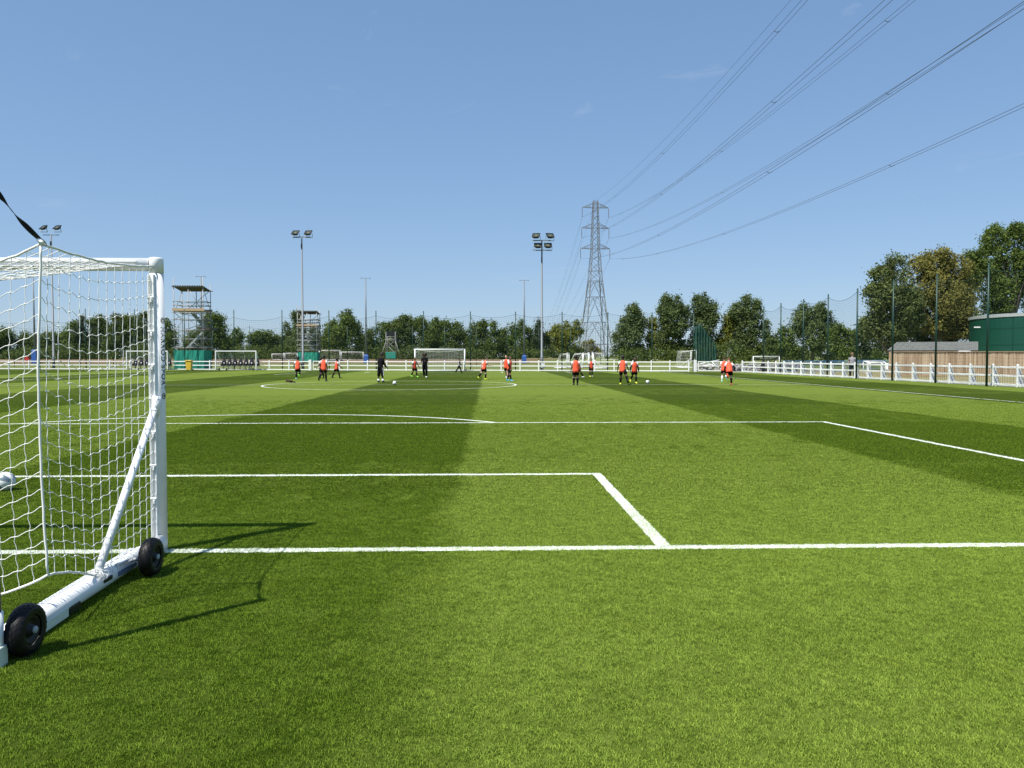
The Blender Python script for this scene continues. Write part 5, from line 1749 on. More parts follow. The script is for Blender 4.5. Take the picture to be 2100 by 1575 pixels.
def person(label, px, py, H, face, legs, arms, lean=4, skin='d', hair=M_HAIRK, afro=0.0, top='bib', bot='shorts', sock=M_BLKC, boots='blk', boots2=None, head=(0, 0), sleeve=M_SHIRT, side=0.0, group='players in orange bibs', forearm=None, dreads=False, Y=None):
    """face: degrees clockwise from 'away from the camera'; legs / arms: left, right of (forward, sideways, bend) in degrees"""
    fa = R(face)
    f = Vector((math.sin(fa), math.cos(fa), 0)); r = Vector((math.cos(fa), -math.sin(fa), 0)); u = Vector((0, 0, 1))
    g0 = G(px, py) if Y is None else XG(px, Y)
    le = R(lean); sd = R(side)
    tu = (u * math.cos(le) + f * math.sin(le)) * math.cos(sd) + r * math.sin(sd)
    tf = f * math.cos(le) - u * math.sin(le)
    pel = Vector((0, 0, .53 * H))
    chest = pel + tu * .20 * H; nb = pel + tu * .285 * H
    hd = Vector(nb)
    hf, hs_ = R(head[0]), R(head[1])           # nod, turn (clockwise)
    fx = (f * math.cos(hs_) + r * math.sin(hs_)); hr = (r * math.cos(hs_) - f * math.sin(hs_))
    hu = (tu * .6 + u * .4).normalized(); hu = (hu * math.cos(hf) + fx * math.sin(hf)).normalized()
    hff = (fx - hu * fx.dot(hu)).normalized(); hr = hff.cross(hu)
    hc = nb + tu * .035 * H + hu * .085 * H
    hip, kne, ank = [], [], []
    for s, L in ((-1, legs[0]), (1, legs[1])):
        h = pel + r * s * .052 * H - u * .02 * H
        a1 = R(L[0]); a2 = R(L[1])
        d1 = (-u * math.cos(a1) + f * math.sin(a1)) * math.cos(a2) + r * s * math.sin(a2)
        a3 = R(L[0] - L[2])
        d2 = (-u * math.cos(a3) + f * math.sin(a3)) * math.cos(a2 * .7) + r * s * math.sin(a2 * .7)
        k = h + d1 * .235 * H; a = k + d2 * .235 * H
        hip.append(h); kne.append(k); ank.append(a)
    lo = min(range(2), key=lambda i: ank[i].z)
    dz = .042 * H - ank[lo].z
    base = Vector((g0.x, g0.y, 0)) - Vector((ank[lo].x, ank[lo].y, 0)) * (0.0 if abs(ank[0].z - ank[1].z) < .03 * H else 1.0)
    if abs(ank[0].z - ank[1].z) < .03 * H:
        mid = (ank[0] + ank[1]) / 2; base = Vector((g0.x - mid.x, g0.y - mid.y, 0))
    off = base + Vector((0, 0, dz))
    t = thing('person', label, 'person', (g0.x, g0.y, 0), group)
    sh, el, wr = [], [], []
    for s, A in ((-1, arms[0]), (1, arms[1])):
        p0 = nb - tu * .035 * H + r * s * .098 * H
        a1, a2 = R(A[0]), R(A[1])
        d1 = (-tu * math.cos(a1) + tf * math.sin(a1)) * math.cos(a2) + r * s * math.sin(a2)
        a3 = R(A[0] + A[2])
        d2 = (-tu * math.cos(a3) + tf * math.sin(a3)) * math.cos(a2 * .6) + r * s * (math.sin(a2 * .6) - (.5 if len(A) > 3 else 0))
        d2.normalize()
        e = p0 + d1 * .165 * H; w = e + d2 * .145 * H
        sh.append(p0); el.append(e); wr.append(w)
    O = lambda p: p + off
    B = MB()
    # trunk, neck, head
    B.loft([(O(pel - tu * .05 * H), r * .075 * H, tf * .055 * H), (O(pel), r * .088 * H, tf * .062 * H), (O(pel + tu * .08 * H), r * .076 * H, tf * .052 * H), (O(chest), r * .090 * H, tf * .062 * H), (O(nb - tu * .03 * H), r * .098 * H, tf * .05 * H), (O(nb), r * .05 * H, tf * .04 * H)], 16)
    B.tube([O(nb - tu * .03 * H), O(hc - hu * .03 * H)], .030 * H, 10)
    Mh = Matrix((hr, hff, hu)).transposed()
    B.ball(O(hc), (.052 * H, .062 * H, .072 * H), 14, 10, M=Mh)
    B.ball(O(hc - hu * .035 * H + hff * .014 * H), (.040 * H, .046 * H, .040 * H), 12, 8, M=Mh)
    B.ball(O(hc + hff * .064 * H - hu * .012 * H), (.010 * H, .016 * H, .016 * H), 8, 6, M=Mh)
    for s in (-1, 1):
        B.ball(O(hc + hr * s * .053 * H - hu * .008 * H), (.008 * H, .014 * H, .020 * H), 8, 6, M=Mh)
    for i, s in ((0, -1), (1, 1)):
        tcap(B, O(hip[i]), O(kne[i]), .052 * H, .034 * H)
        tcap(B, O(kne[i]), O(ank[i]), .036 * H, .022 * H)
        B.ball(O(kne[i].lerp(ank[i], .3) - f * .006 * H), .036 * H, 10, 6)
        tcap(B, O(sh[i]), O(el[i]), .032 * H, .024 * H)
        tcap(B, O(el[i]), O(wr[i]), .025 * H, .017 * H)
        # hand: palm, four curled fingers, thumb
        d = (wr[i] - el[i]).normalized()
        pn = (r * -s - d * (r * -s).dot(d)).normalized(); sp = d.cross(pn)
        pc = wr[i] + d * .028 * H
        B.ball(O(pc), (.026 * H, .013 * H, .031 * H), 10, 6, M=Matrix((sp, pn, d)).transposed())
        for q, ln in ((-1.5, .032), (-.5, .040), (.5, .037), (1.5, .028)):
            b0 = wr[i] + d * .050 * H + sp * q * .0125 * H
            b1 = b0 + (d * .85 + pn * .4).normalized() * ln * .6 * H + sp * q * .003 * H
            b2 = b1 + (d * .4 + pn * .9).normalized() * ln * .5 * H
            B.tube([O(b0), O(b1), O(b2)], .0055 * H, 6)
        th0 = wr[i] + d * .018 * H + sp * (.022 * H) * (1 if s > 0 else -1)
        B.tube([O(th0), O(th0 + (d * .7 + sp * .7 * (1 if s > 0 else -1) + pn * .3).normalized() * .042 * H)], .0068 * H, 6)
        # ankle stub
        B.ball(O(ank[i]), .024 * H, 8, 6)
    me = remesh(B, .0135 if H < 1.65 else .0145, SK[skin])
    bo_ = bpy.data.objects.new('body', me); COL.objects.link(bo_); bo_.parent = t
    me.transform(Matrix.Translation(-wpos(t)))
    E = MB()
    for s in (-1, 1):
        E.ball(O(hc + hff * .054 * H + hr * s * .021 * H + hu * .004 * H), .0075 * H, 6, 5)
    E.build('eyes', M_EYE, t)
    # hair
    Hm = MB()
    Hm.ball(O(hc + hu * (.014 + afro * .3) * H - hff * .010 * H), ((.056 + afro) * H, (.063 + afro) * H, (.066 + afro) * H), 16, 12, M=Mh)
    # keep the cap clear of the face
    kf, ks = [], []
    for fc_, s_ in zip(Hm.f, Hm.sm):
        c = sum((Vector(Hm.v[q]) for q in fc_), Vector()) / len(fc_) - O(hc)
        if c.dot(hff) > .022 * H and c.dot(hu) < (.034 + afro * .3) * H: continue
        if c.dot(hu) < -.030 * H: continue
        kf.append(fc_); ks.append(s_)
    Hm.f, Hm.sm = kf, ks
    if dreads:
        rr = random.Random(1)
        for q in range(26):
            a = rr.uniform(.5, 2 * PI - .5) + PI / 2
            p0 = hc + hr * .052 * H * math.cos(a) * 1.0 + hff * .058 * H * math.sin(a) + hu * rr.uniform(.01, .05) * H
            Hm.tube([O(p0), O(p0 + (p0 - hc) * .5 + hu * .01), O(p0 + (p0 - hc) * .6 - hu * rr.uniform(.05, .12) * H)], .009 * H, 5)
    Hm.build('hair', hair, t)
    # top
    def torso(rings, name, m_, n=20):
        mb = MB()
        out = []
        for (k, rx, ry) in rings:
            out.append((O(pel + tu * k * H), r * rx * H, tf * ry * H))
        mb.loft(out, n, cap=False)
        # wavy hem
        for i in range(n):
            a = 2 * PI * i / n
            v = Vector(mb.v[i]); mb.v[i] = tuple(v + tu * .008 * H * math.sin(3 * a + px) + (v - out[0][0]) * .05 * math.sin(5 * a + px))
        o = mb.build(name, m_, t)
        md = o.modifiers.new('thick', 'SOLIDIFY'); md.thickness = .006
        return o
    def sleevef(i, k, m_, name, ra=.042, rb=.036):
        a, b = sh[i], sh[i].lerp(el[i], k)
        MB().tube([O(a + (a - b).normalized() * .02 * H), O(a), O(b)], [ra * .75 * H, ra * H, rb * H], 12).build(name, m_, t)
    if top == 'bib':
        torso([(-.105, .112, .088), (-.03, .110, .084), (.07, .097, .074), (.15, .106, .080), (.23, .104, .072), (.272, .078, .056), (.292, .046, .044)], 'bib', M_ORANGE)
        for i in (0, 1): sleevef(i, .62, sleeve, 'shirt_sleeve')
        if forearm:
            for i in (0, 1): MB().tube([O(sh[i].lerp(el[i], .55)), O(el[i]), O(wr[i])], [.031 * H, .030 * H, .023 * H], 10).build('under_sleeve', forearm, t)
    else:
        cm = top
        torso([(-.06, .104, .078), (.0, .103, .076), (.08, .094, .070), (.15, .104, .078), (.23, .108, .070), (.272, .080, .056), (.296, .046, .044)], 'shirt', cm)
        full = forearm is not None
        for i in (0, 1):
            sleevef(i, .98 if full else .7, sleeve if not full else forearm, 'shirt_sleeve', .044, .038)
            if full: MB().tube([O(el[i] + (sh[i] - el[i]) * .05), O(el[i].lerp(wr[i], .5)), O(wr[i])], [.038 * H, .034 * H, .028 * H], 12).build('shirt_sleeve', forearm, t)
    # bottoms
    def leg_tube(i, k, rings, name, m_):
        a, b, c = hip[i], kne[i], ank[i]
        pts, rs = [], []
        for (q, rr) in rings:
            pts.append(O(a.lerp(b, q) if q <= 1 else b.lerp(c, q - 1))); rs.append(rr * H)
        MB().tube(pts, rs, 12).build(name, m_, t)
    sm_ = M_BLKC
    hipm = MB(); hipm.loft([(O(pel - u * .065 * H), r * .096 * H, f * .072 * H), (O(pel), r * .098 * H, f * .072 * H), (O(pel + tu * .05 * H), r * .086 * H, tf * .062 * H)], 16)
    hipm.build('shorts' if bot == 'shorts' else 'trousers', sm_, t)
    for i in (0, 1):
        if bot == 'shorts':
            leg_tube(i, 0, [(0, .060), (.35, .064), (.70, .064)], 'shorts_leg', sm_)
        elif bot == 'crop':
            leg_tube(i, 0, [(0, .062), (.5, .060), (1.0, .052), (1.28, .048)], 'trouser_leg', sm_)
            st_ = MB(); s = -1 if i == 0 else 1
            st_.bar(O(hip[i].lerp(kne[i], .1) + r * s * .062 * H), O(kne[i].lerp(ank[i], .22) + r * s * .051 * H), .02 * H, .012 * H, up=tuple(f))
            st_.build('white_stripe', M_SHIRT, t)
        else:
            leg_tube(i, 0, [(0, .062), (.5, .058), (1.0, .048), (1.5, .044), (1.93, .040)], 'trouser_leg', sm_)
        if sock is not None and bot == 'shorts':
            leg_tube(i, 0, [(1.14, .037), (1.32, .043), (1.6, .034), (2.0, .027)], 'sock', sock)
        if bot == 'crop':
            leg_tube(i, 0, [(1.68, .034), (1.85, .033), (2.0, .032)], 'sock', M_SHIRT)
        # boots
        shin = (ank[i] - kne[i]).normalized()
        lift = ank[i].z - ank[lo].z
        toe = (f - shin * f.dot(shin)).normalized() if lift > .05 * H else f
        dn = (shin - toe * shin.dot(toe)).normalized() if lift > .05 * H else Vector((0, 0, -1))
        sv = toe.cross(dn)
        A = ank[i]
        bm = MB()
        bm.loft([(O(A - toe * .034 * H + dn * .018 * H), sv * .014 * H, dn * .014 * H), (O(A - toe * .026 * H + dn * .014 * H), sv * .026 * H, dn * .030 * H), (O(A + toe * .010 * H + dn * .012 * H), sv * .029 * H, dn * .031 * H), (O(A + toe * .055 * H + dn * .022 * H), sv * .032 * H, dn * .021 * H), (O(A + toe * .092 * H + dn * .027 * H), sv * .028 * H, dn * .015 * H), (O(A + toe * .108 * H + dn * .030 * H), sv * .014 * H, dn * .009 * H)], 12)
        bm.tube([O(A - shin * .02 * H), O(A + dn * .012 * H)], .029 * H, 10)
        bm.build('boot', BOOT[(boots2 or boots) if i == 1 else boots], t)
    return t
ST = (0, 3, 4)
person('player running away with a lime-green boot kicked up behind, nearest the gate', 607.5, 777.8, 1.50, 8, ((4, 2, 10), (-4, 13, 66)), ((-20, 18, 60), (30, 14, 70)), 8, 'd', afro=.014, boots='mint', boots2='neon')
person('player half hidden behind a team-mate in the left group', 660.5, 776.2, 1.46, -60, ((4, 3, 6), (-6, 3, 6)), ((10, 14, 40), (10, 10, 30)), 6, 'd', boots='blk')
person('tallest player of the left group, walking away with one foot behind', 669.0, 782.2, 1.60, 14, ((-18, 5, 32), (10, 3, 8)), ((6, 12, 25), (-4, 10, 20)), 5, 'd', boots='blk')
person('player of the left group striding to the right, arm held out', 689.0, 775.8, 1.46, 58, ((-22, 4, 6), (20, 4, 8)), ((-12, 12, 15), (28, 12, 25)), 5, 'd', boots='blk')
person('man in black tracksuit top, three-quarter trousers and white socks by the ball', 780.5, 784.3, 1.77, 40, ((0, 6, 3), (4, 6, 4)), ((6, 12, 28), (10, 10, 38)), 6, 'd', top=M_BLKC, bot='crop', sleeve=M_BLKC, forearm=M_BLKC, boots='blk', head=(20, 15), group='coaches in black')
person('player in orange with lime boots walking between the two men in black', 855.0, 773.3, 1.46, 130, ((16, 4, 10), (-12, 3, 20)), ((10, 34, 20), (-10, 26, 40)), 6, 'm', hair=M_HAIRB, boots='neon')
person('man with dreadlocks in black tee and long black trousers before the far goal', 875.0, 774.0, 1.78, 190, ((4, 4, 4), (-14, 3, 16)), ((26, 12, 80, 1), (22, 12, 86, 1)), 4, 'd', top=M_BLKC, bot='trousers', sleeve=M_BLKC, boots='wht', boots2='blk', dreads=True, afro=.006, group='coaches in black')
person('small goalkeeper in a grey shirt walking at the right post of the far goal', 946.5, 764.6, 1.36, 95, ((22, 4, 6), (-24, 4, 16)), ((-14, 10, 30), (24, 10, 40)), 6, 'm', top=M_GREYS, bot='trousers', sleeve=M_GREYS, forearm=M_BLKC, boots='blk', hair=M_HAIRB, group='goalkeepers')
person('player running right with trailing leg stretched and yellow boots, right of the far goal', 995.5, 778.6, 1.52, 62, ((-28, 6, 4), (8, 3, 12)), ((-26, 12, 20), (34, 10, 70)), 14, 'l', hair=M_HAIRB, boots='yel')
person('player in blue boots walking, front one of an overlapping pair', 1044.0, 781.4, 1.56, 120, ((-16, 6, 6), (18, 5, 6)), ((-8, 12, 20), (16, 14, 20)), 5, 'm', hair=M_HAIRB, boots='blue', forearm=M_BLKC)
person('taller fair player mostly hidden behind the one in blue boots', 1041.0, 776.0, 1.62, -150, ((8, 4, 6), (-10, 3, 20)), ((10, 14, 10), (6, 12, 30)), 3, 'l', hair=M_HAIRB, sock=None, boots='wht')
person('player standing back to the camera with feet together and a hanging drawstring', 1180.5, 790.0, 1.58, 4, ((2, 2, 2), (0, 1, 2)), ((-2, 15, 14), (2, 15, 12)), 2, 'm', boots='blk', afro=.004)
person('player striding behind the one with feet together', 1178.5, 775.9, 1.52, -70, ((20, 8, 4), (-24, 8, 10)), ((20, 12, 50), (-20, 12, 40)), 6, 'd', boots='wht')
person('small player facing the camera with hands together, in front of the parked goals', 1212.0, 772.6, 1.40, 178, ((-4, 3, 16), (6, 2, 4)), ((26, 14, 84, 1), (26, 14, 84, 1)), 4, 'm', boots='wht', boots2='yel')
person('player swinging his right leg out, yellow boot planted, near the right-hand ball', 1272.5, 788.8, 1.58, 24, ((2, 3, 4), (-20, 24, 26)), ((-6, 20, 30), (8, 16, 40)), 6, 'd', boots='yel', boots2='blk')
person('player facing the camera in yellow boots next to the right-hand ball', 1304.5, 786.3, 1.46, 172, ((4, 2, 6), (-14, 3, 44)), ((-4, 16, 16), (0, 20, 16)), 6, 'd', boots='yel', forearm=M_BLKC)
person('player with white socks running away to the right, by the open gate', 1480.5, 783.2, 1.50, 22, ((2, 3, 8), (-4, 10, 66)), ((-24, 18, 70), (34, 12, 70)), 10, 'l', hair=M_HAIRB, sock=M_SHIRT, boots='mint')
person('red-haired player bent forward running, one red boot sole showing', 1500.0, 789.8, 1.52, 10, ((-6, 4, 92), (4, 3, 10)), ((16, 16, 20), (-10, 24, 40)), 30, 'l', hair=M_HAIRR, boots='org', forearm=M_BLKC, head=(26, 0))
person('man in a plain grey tee seen from behind beyond the right fence', 1747.5, 770, 1.80, 12, ((0, 4, 3), (2, 4, 3)), ((0, 12, 8), (4, 12, 12)), 2, 'l', top=M_GREYS, bot='trousers', sleeve=M_GREYS, hair=M_HAIRF, boots='blk', Y=57.0, group='bystanders')

# ------------------------------------------------------------------ trees
LM = {'dark': leafmat('dark_broadleaf', (.028, .050, .013), (.165, .212, .062)),
      'mid': leafmat('mid_green_broadleaf', (.034, .062, .014), (.195, .258, .068)),
      'pop': leafmat('poplar_leaf', (.032, .056, .018), (.200, .255, .100)),
      'yel': leafmat('yellow_green_leaf', (.065, .085, .014), (.290, .305, .065)),
      'con': leafmat('conifer_needle', (.026, .042, .020), (.100, .130, .062)),
      'org': leafmat('orange_olive_leaf', (.062, .070, .020), (.340, .318, .095)),
      'big': leafmat('grey_green_leaf', (.036, .058, .018), (.212, .252, .095))}
def leaves(rng, centres, radii, n_clump, n_leaf, size, squash=1.0):
    """leaf quads in clumps spread through ellipsoids"""
    C, N0 = [], []
    wts = np.array([r[0] * r[2] for r in radii]); wts = wts / wts.sum()
    for c, rd, w in zip(centres, radii, wts):
        k = max(6, int(n_clump * w))
        d = rng.normal(size=(k, 3)); d /= np.linalg.norm(d, axis=1)[:, None]
        rad = rng.uniform(.35, 1.0, k) ** .45
        p = np.array(c) + d * np.array(rd) * rad[:, None]
        C.append(p); N0.append(d)
    C = np.concatenate(C); N0 = np.concatenate(N0)
    k = len(C)
    cs = rng.uniform(.6, 1.35, k) * size * 2.0
    ctr = np.repeat(C, n_leaf, 0) + rng.normal(size=(k * n_leaf, 3)) * np.repeat(cs, n_leaf)[:, None] * np.array([.52, .52, .40])
    nr = np.repeat(N0, n_leaf, 0) * .7 + rng.normal(size=(k * n_leaf, 3)) * .8 + np.array([0, 0, .35])
    nr /= np.linalg.norm(nr, axis=1)[:, None]
    a = rng.normal(size=nr.shape); a -= nr * (a * nr).sum(1)[:, None]; a /= np.linalg.norm(a, axis=1)[:, None]
    b = np.cross(nr, a)
    s = (rng.uniform(.55, 1.25, len(nr)) * size)[:, None]
    v = np.stack([ctr - a * s * .55, ctr + b * s * .34 , ctr + a * s * .6, ctr - b * s * .34], 1).reshape(-1, 3)
    return v
def leaf_obj(name, v, m, parent):
    off = wpos(parent) if parent else Vector((0, 0, 0))
    v = (v - np.array(off)).astype(np.float32)
    n = len(v) // 4
    me = bpy.data.meshes.new(name)
    me.vertices.add(len(v)); me.vertices.foreach_set('co', v.ravel())
    me.loops.add(4 * n); me.loops.foreach_set('vertex_index', np.arange(4 * n, dtype=np.int32))
    me.polygons.add(n); me.polygons.foreach_set('loop_start', np.arange(0, 4 * n, 4, dtype=np.int32))
    try: me.polygons.foreach_set('loop_total', np.full(n, 4, dtype=np.int32))
    except Exception: pass
    me.materials.append(m); me.update(); me.validate()
    o = bpy.data.objects.new(name, me); COL.objects.link(o)
    if parent: o.parent = parent
    return o
TREE_N = [0]
def tree(label, Y, kind, lumps, z0=1.0, dens=1.0, size=.30, name='broadleaf_tree', bare=False, group=None):
    TREE_N[0] += 1
    rng = np.random.default_rng(100 + TREE_N[0])
    rr = random.Random(200 + TREE_N[0])
    k = Y / F
    cs, rd = [], []
    for (px, py, rx, ry) in lumps:
        c = P(px, py, Y)
        R0 = (rx * k, max(.8, min(rx, ry) * k * .95), ry * k)
        c = Vector((c.x, Y + rr.uniform(-.3, .3) * R0[0], c.z))
        nsub = 7 if rx > 9 else 4
        cs.append(tuple(c)); rd.append(tuple(q * .84 for q in R0))
        for q in range(nsub):
            a = rr.uniform(0, 2 * PI); e = rr.uniform(-.9, 1.25)
            dv_ = Vector((math.cos(a) * math.cos(e), math.sin(a) * math.cos(e), math.sin(e)))
            cc = c + Vector((dv_.x * R0[0], dv_.y * R0[1], dv_.z * R0[2])) * .80
            s = rr.uniform(.28, .46)
            cs.append(tuple(cc)); rd.append(tuple(max(.35, q * s) for q in R0))
    mx = sum(l[0] * l[2] for l in lumps) / sum(l[2] for l in lumps)
    base = XG(mx, Y, z0)
    t = thing(name, label, 'tree', base, group)
    area = sum(a[0] * a[2] for a in rd)
    v = leaves(rng, cs, rd, int(30 * area * dens), 13, size)
    v = v[np.repeat((v.reshape(-1, 4, 3)[:, :, 2].min(1) > z0 - .1), 4)]
    leaf_obj('crown', v, LM[kind], t)
    topz = max(P(l[0], l[1], Y).z for l in lumps)
    h = topz - z0
    tr_ = max(.12, h * .022)
    tm = MB()
    tp = Vector((base.x + rr.uniform(-.3, .3), Y, z0 + h * .72))
    tm.tube([base - Vector((0, 0, .2)), base + Vector((rr.uniform(-.1, .1), 0, h * .3)), base.lerp(tp, .65) + Vector((rr.uniform(-.2, .2), 0, 0)), tp], [tr_ * 1.25, tr_, tr_ * .6, tr_ * .2], 8)
    for i in range(0, len(cs), 2 if len(cs) > 14 else 1):
        q = Vector(cs[i]); f_ = max(.15, min(.85, (q.z - z0) / h - .25))
        s = base.lerp(tp, f_)
        tm.tube([s, s.lerp(q, .5) + Vector((0, 0, .25)), q], [tr_ * .4, tr_ * .25, tr_ * .10], 5)
    tm.build('trunk', M_TRUNK, t)
    return t
TG = 'trees of the belt beyond the pitch'
T = [
 ('low bushy tree at the far left edge of the tree belt', 166, 'mid', [(14, 690, 22, 21), (2, 706, 22, 25)]),
 ('low hedge-like tree between the left edge and the blue-padded mast', 168, 'dark', [(58, 703, 28, 20), (85, 701, 20, 19), (70, 720, 36, 14)]),
 ('dark low tree just right of the left floodlight column', 167, 'dark', [(118, 698, 22, 19), (115, 716, 28, 16)]),
 ('rounded tree seen through the middle of the near goal net', 165, 'mid', [(148, 684, 16, 26), (150, 708, 24, 24)]),
 ('narrow pointed conifer seen through the near goal net', 164, 'con', [(168, 670, 7, 20), (168, 690, 12, 22), (168, 712, 17, 20)]),
 ('wide dense tree right of the pointed conifer behind the net', 166, 'dark', [(205, 671, 22, 22), (212, 700, 30, 28)]),
 ('dense tree behind the net, left of the first dugout', 164, 'dark', [(243, 664, 18, 22), (240, 695, 28, 30)]),
 ('dense tree directly above the first dugout', 165, 'mid', [(268, 667, 17, 23), (272, 698, 26, 30)]),
 ('dense tree behind the near goal post', 163, 'dark', [(298, 664, 19, 24), (302, 697, 26, 30), (318, 682, 12, 18)]),
 ('sparse tree between the near post and the tall scaffold', 160, 'mid', [(345, 672, 9, 19), (350, 702, 14, 25), (338, 700, 9, 20)]),
 ('broad tree behind the tall scaffold tower', 160, 'mid', [(437, 662, 23, 20), (425, 690, 30, 30), (452, 692, 16, 28), (395, 705, 22, 24)]),
 ('low tree above the left end of the second dugout', 166, 'mid', [(484, 694, 17, 19), (476, 713, 24, 18)]),
 ('low round tree above the right end of the second dugout', 165, 'mid', [(528, 694, 15, 17), (546, 691, 11, 16), (535, 713, 26, 18)]),
 ('lowest bush of the belt, right of the second dugout', 167, 'dark', [(566, 704, 15, 16), (570, 718, 20, 13)]),
 ('slim tree just left of the middle scaffold tower', 162, 'dark', [(591, 676, 9, 17), (595, 702, 15, 22)]),
 ('tall poplar behind the middle floodlight column', 160, 'pop', [(609, 653, 10, 17), (612, 678, 13, 26), (610, 706, 20, 22)], 'poplar_tree'),
 ('dark tree inside the middle scaffold tower', 166, 'dark', [(646, 692, 16, 24), (640, 713, 22, 18)]),
 ('broad tree right of the middle scaffold tower', 163, 'mid', [(680, 676, 19, 19), (688, 702, 26, 26)]),
 ('tall peaked tree left of the slim mast with the blue pad', 158, 'mid', [(707, 653, 14, 18), (719, 667, 16, 22), (700, 690, 24, 28), (734, 690, 13, 28)]),
 ('low tree behind the blue-padded mast left of the far goal', 165, 'dark', [(757, 692, 14, 19), (760, 713, 20, 19)]),
 ('lighter tree behind the small scaffold tower', 166, 'mid', [(787, 680, 17, 21), (795, 706, 24, 23)]),
 ('broad domed tree left of the far goal', 164, 'dark', [(812, 671, 19, 19), (835, 667, 21, 19), (825, 696, 34, 28)]),
 ('domed tree above the left post of the far goal', 163, 'mid', [(867, 671, 19, 19), (878, 697, 27, 27)]),
 ('spiky tree above the middle of the far goal', 165, 'mid', [(894, 668, 12, 18), (914, 677, 15, 18), (908, 703, 28, 24)]),
 ('tree above the right post of the far goal', 164, 'dark', [(938, 678, 17, 18), (945, 703, 26, 23)]),
 ('wide tree right of the far goal', 164, 'dark', [(974, 680, 17, 18), (990, 674, 13, 17), (982, 703, 27, 23)]),
 ('slim tree with a loose leading shoot right of the far goal', 162, 'mid', [(1011, 673, 7, 18), (1014, 701, 18, 24)]),
 ('low tree filling the dip left of the slim right mast', 166, 'dark', [(1032, 693, 13, 16), (1036, 713, 18, 17)]),
 ('slim tree just left of the right mast', 163, 'mid', [(1053, 682, 9, 18), (1068, 672, 6, 18), (1062, 703, 18, 24)]),
 ('low tree behind the right mast pad', 165, 'dark', [(1084, 688, 11, 17), (1088, 711, 16, 18)]),
 ('small pointed conifer left of the four-lamp floodlight', 162, 'con', [(1103, 674, 6, 17), (1104, 697, 12, 24)]),
 ('low tree right of the four-lamp floodlight', 164, 'dark', [(1122, 693, 11, 16), (1120, 712, 15, 18)]),
 ('yellowish-green round tree left of the pylon', 162, 'yel', [(1143, 680, 14, 17), (1165, 680, 16, 19), (1184, 676, 11, 17), (1160, 706, 35, 26)]),
 ('low reddish-green bush between the pylon legs', 205, 'org', [(1208, 713, 16, 15), (1222, 723, 13, 11)]),
 ('poplar clump with stepped left side right of the pylon', 150, 'pop', [(1296, 643, 12, 22), (1280, 668, 15, 25), (1310, 668, 14, 34), (1295, 700, 30, 32), (1268, 706, 13, 25)], 'poplar_tree'),
 ('narrow yellow-green tree between two poplar clumps', 151, 'yel', [(1337, 672, 11, 23), (1340, 706, 16, 26)]),
 ('tall twin-headed poplar clump right of the yellow-green tree', 148, 'pop', [(1363, 631, 15, 27), (1387, 628, 13, 24), (1375, 665, 27, 34), (1403, 650, 10, 32), (1378, 700, 33, 32)], 'poplar_tree'),
 ('tall poplar clump above the bunched netting', 148, 'pop', [(1430, 632, 11, 25), (1446, 627, 11, 24), (1461, 645, 11, 28), (1440, 670, 31, 32), (1440, 706, 34, 28)], 'poplar_tree'),
 ('slim yellow-green tree leaning left of the four-pointed poplar', 149, 'yel', [(1492, 660, 12, 23), (1488, 693, 18, 34)]),
 ('four-pointed broad poplar above the gap in the fence', 147, 'pop', [(1511, 640, 12, 23), (1534, 631, 14, 25), (1553, 643, 12, 28), (1532, 675, 34, 36), (1569, 680, 11, 26), (1535, 709, 40, 26)], 'poplar_tree'),
 ('low dark tree in the dip right of the four-pointed poplar', 135, 'dark', [(1588, 702, 14, 23), (1590, 717, 18, 18)]),
 ('low bright tree left of the big rounded poplar', 134, 'mid', [(1612, 694, 16, 23), (1615, 716, 22, 19)]),
 ('big rounded poplar behind the right-hand netting poles', 136, 'pop', [(1650, 643, 15, 26), (1678, 643, 15, 25), (1640, 668, 19, 29), (1665, 690, 35, 34), (1695, 672, 17, 34)], 'poplar_tree'),
 ('low green tree above the man in the grey shirt', 130, 'mid', [(1720, 684, 20, 23), (1742, 693, 13, 21), (1730, 713, 26, 21)]),
 ('thin dark pine right of the man in the grey shirt', 108, 'con', [(1768, 676, 6, 22), (1769, 695, 9, 22), (1768, 715, 12, 22)]),
]
for row in T:
    lab, Y, kd, lm = row[:4]
    nm_ = row[4] if len(row) > 4 else ('conifer_tree' if kd == 'con' else 'broadleaf_tree')
    tree(lab, Y, kd, lm, z0=1.0 if Y > 145 else (.3 if Y > 125 else 0), name=nm_, group=TG, size=.34, dens=1.0)
BG = 'big trees at the right'
tree('big grey-green tree at the left of the right-hand group', 90, 'big', [(1815, 572, 28, 30), (1843, 552, 24, 32), (1800, 612, 32, 36), (1840, 625, 42, 55), (1792, 672, 26, 40), (1835, 690, 46, 40), (1865, 640, 30, 60)], 0, 1.35, .26, group=BG)
tree('orange-brown domed tree behind the shed', 92, 'org', [(1885, 555, 28, 36), (1922, 544, 32, 32), (1958, 553, 30, 36), (1920, 600, 54, 50), (1968, 620, 34, 54), (1900, 650, 54, 50), (1950, 660, 50, 44)], 0, 1.3, .25, group=BG)
tree('dark understorey tree behind the shed roof', 96, 'dark', [(1990, 590, 26, 46), (1975, 655, 42, 44), (1915, 685, 46, 34), (1860, 695, 40, 26)], 0, 1.3, .25, group=BG)
tree('tallest dark tree above the green tank', 98, 'mid', [(1988, 540, 18, 30), (2008, 536, 18, 30), (2046, 488, 26, 36), (2082, 488, 26, 36), (2030, 538, 30, 42), (2085, 558, 40, 58), (2050, 610, 40, 50), (2135, 510, 40, 58), (2135, 600, 44, 66)], 0, 1.2, .27, group=BG)
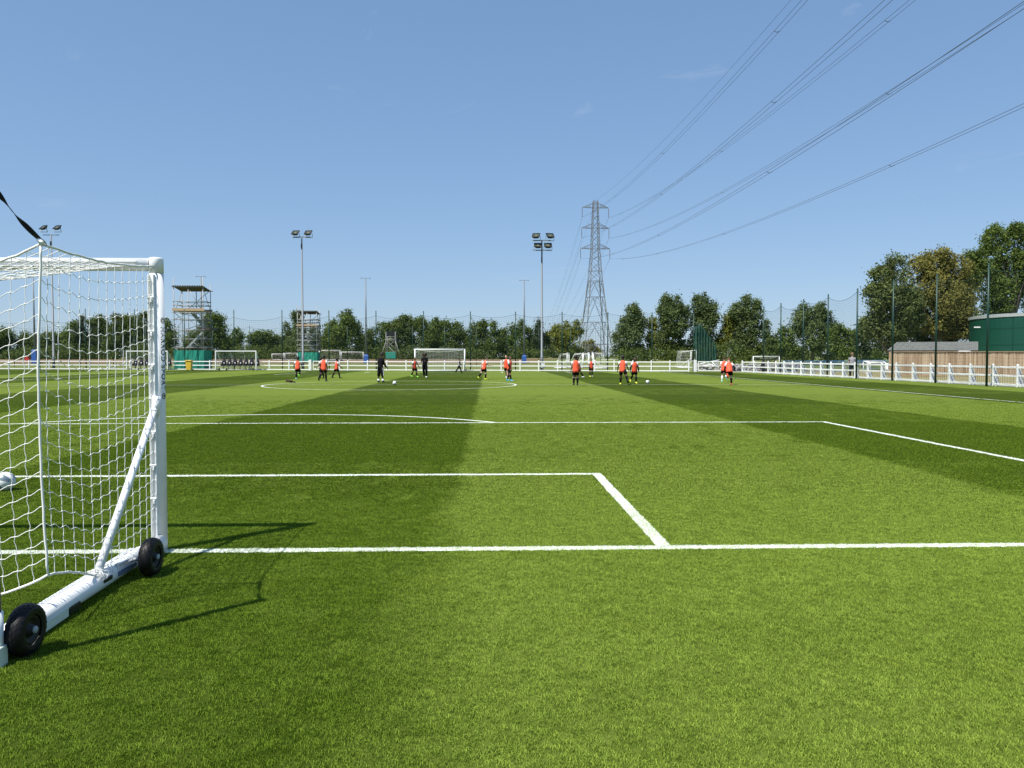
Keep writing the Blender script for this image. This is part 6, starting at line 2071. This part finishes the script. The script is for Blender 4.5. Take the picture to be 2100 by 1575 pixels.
# understorey along the belt
rng = np.random.default_rng(77)
cs, rd = [], []
for q in range(300):
    px = rng.uniform(-60, 1800)
    if 1232 < px < 1256 or 1195 < px < 1230: continue
    Y = rng.uniform(154, 172) if px < 1260 else rng.uniform(140, 158)
    c = XG(px, Y, 1.0 + rng.uniform(.3, 1.6))
    cs.append(tuple(c)); s = rng.uniform(1.0, 2.2)
    rd.append((s * 1.4, s, s * .8))
v = leaves(rng, cs, rd, 11000, 10, .34)
tag(leaf_obj('undergrowth', v, LM['dark'], None), kind='stuff')
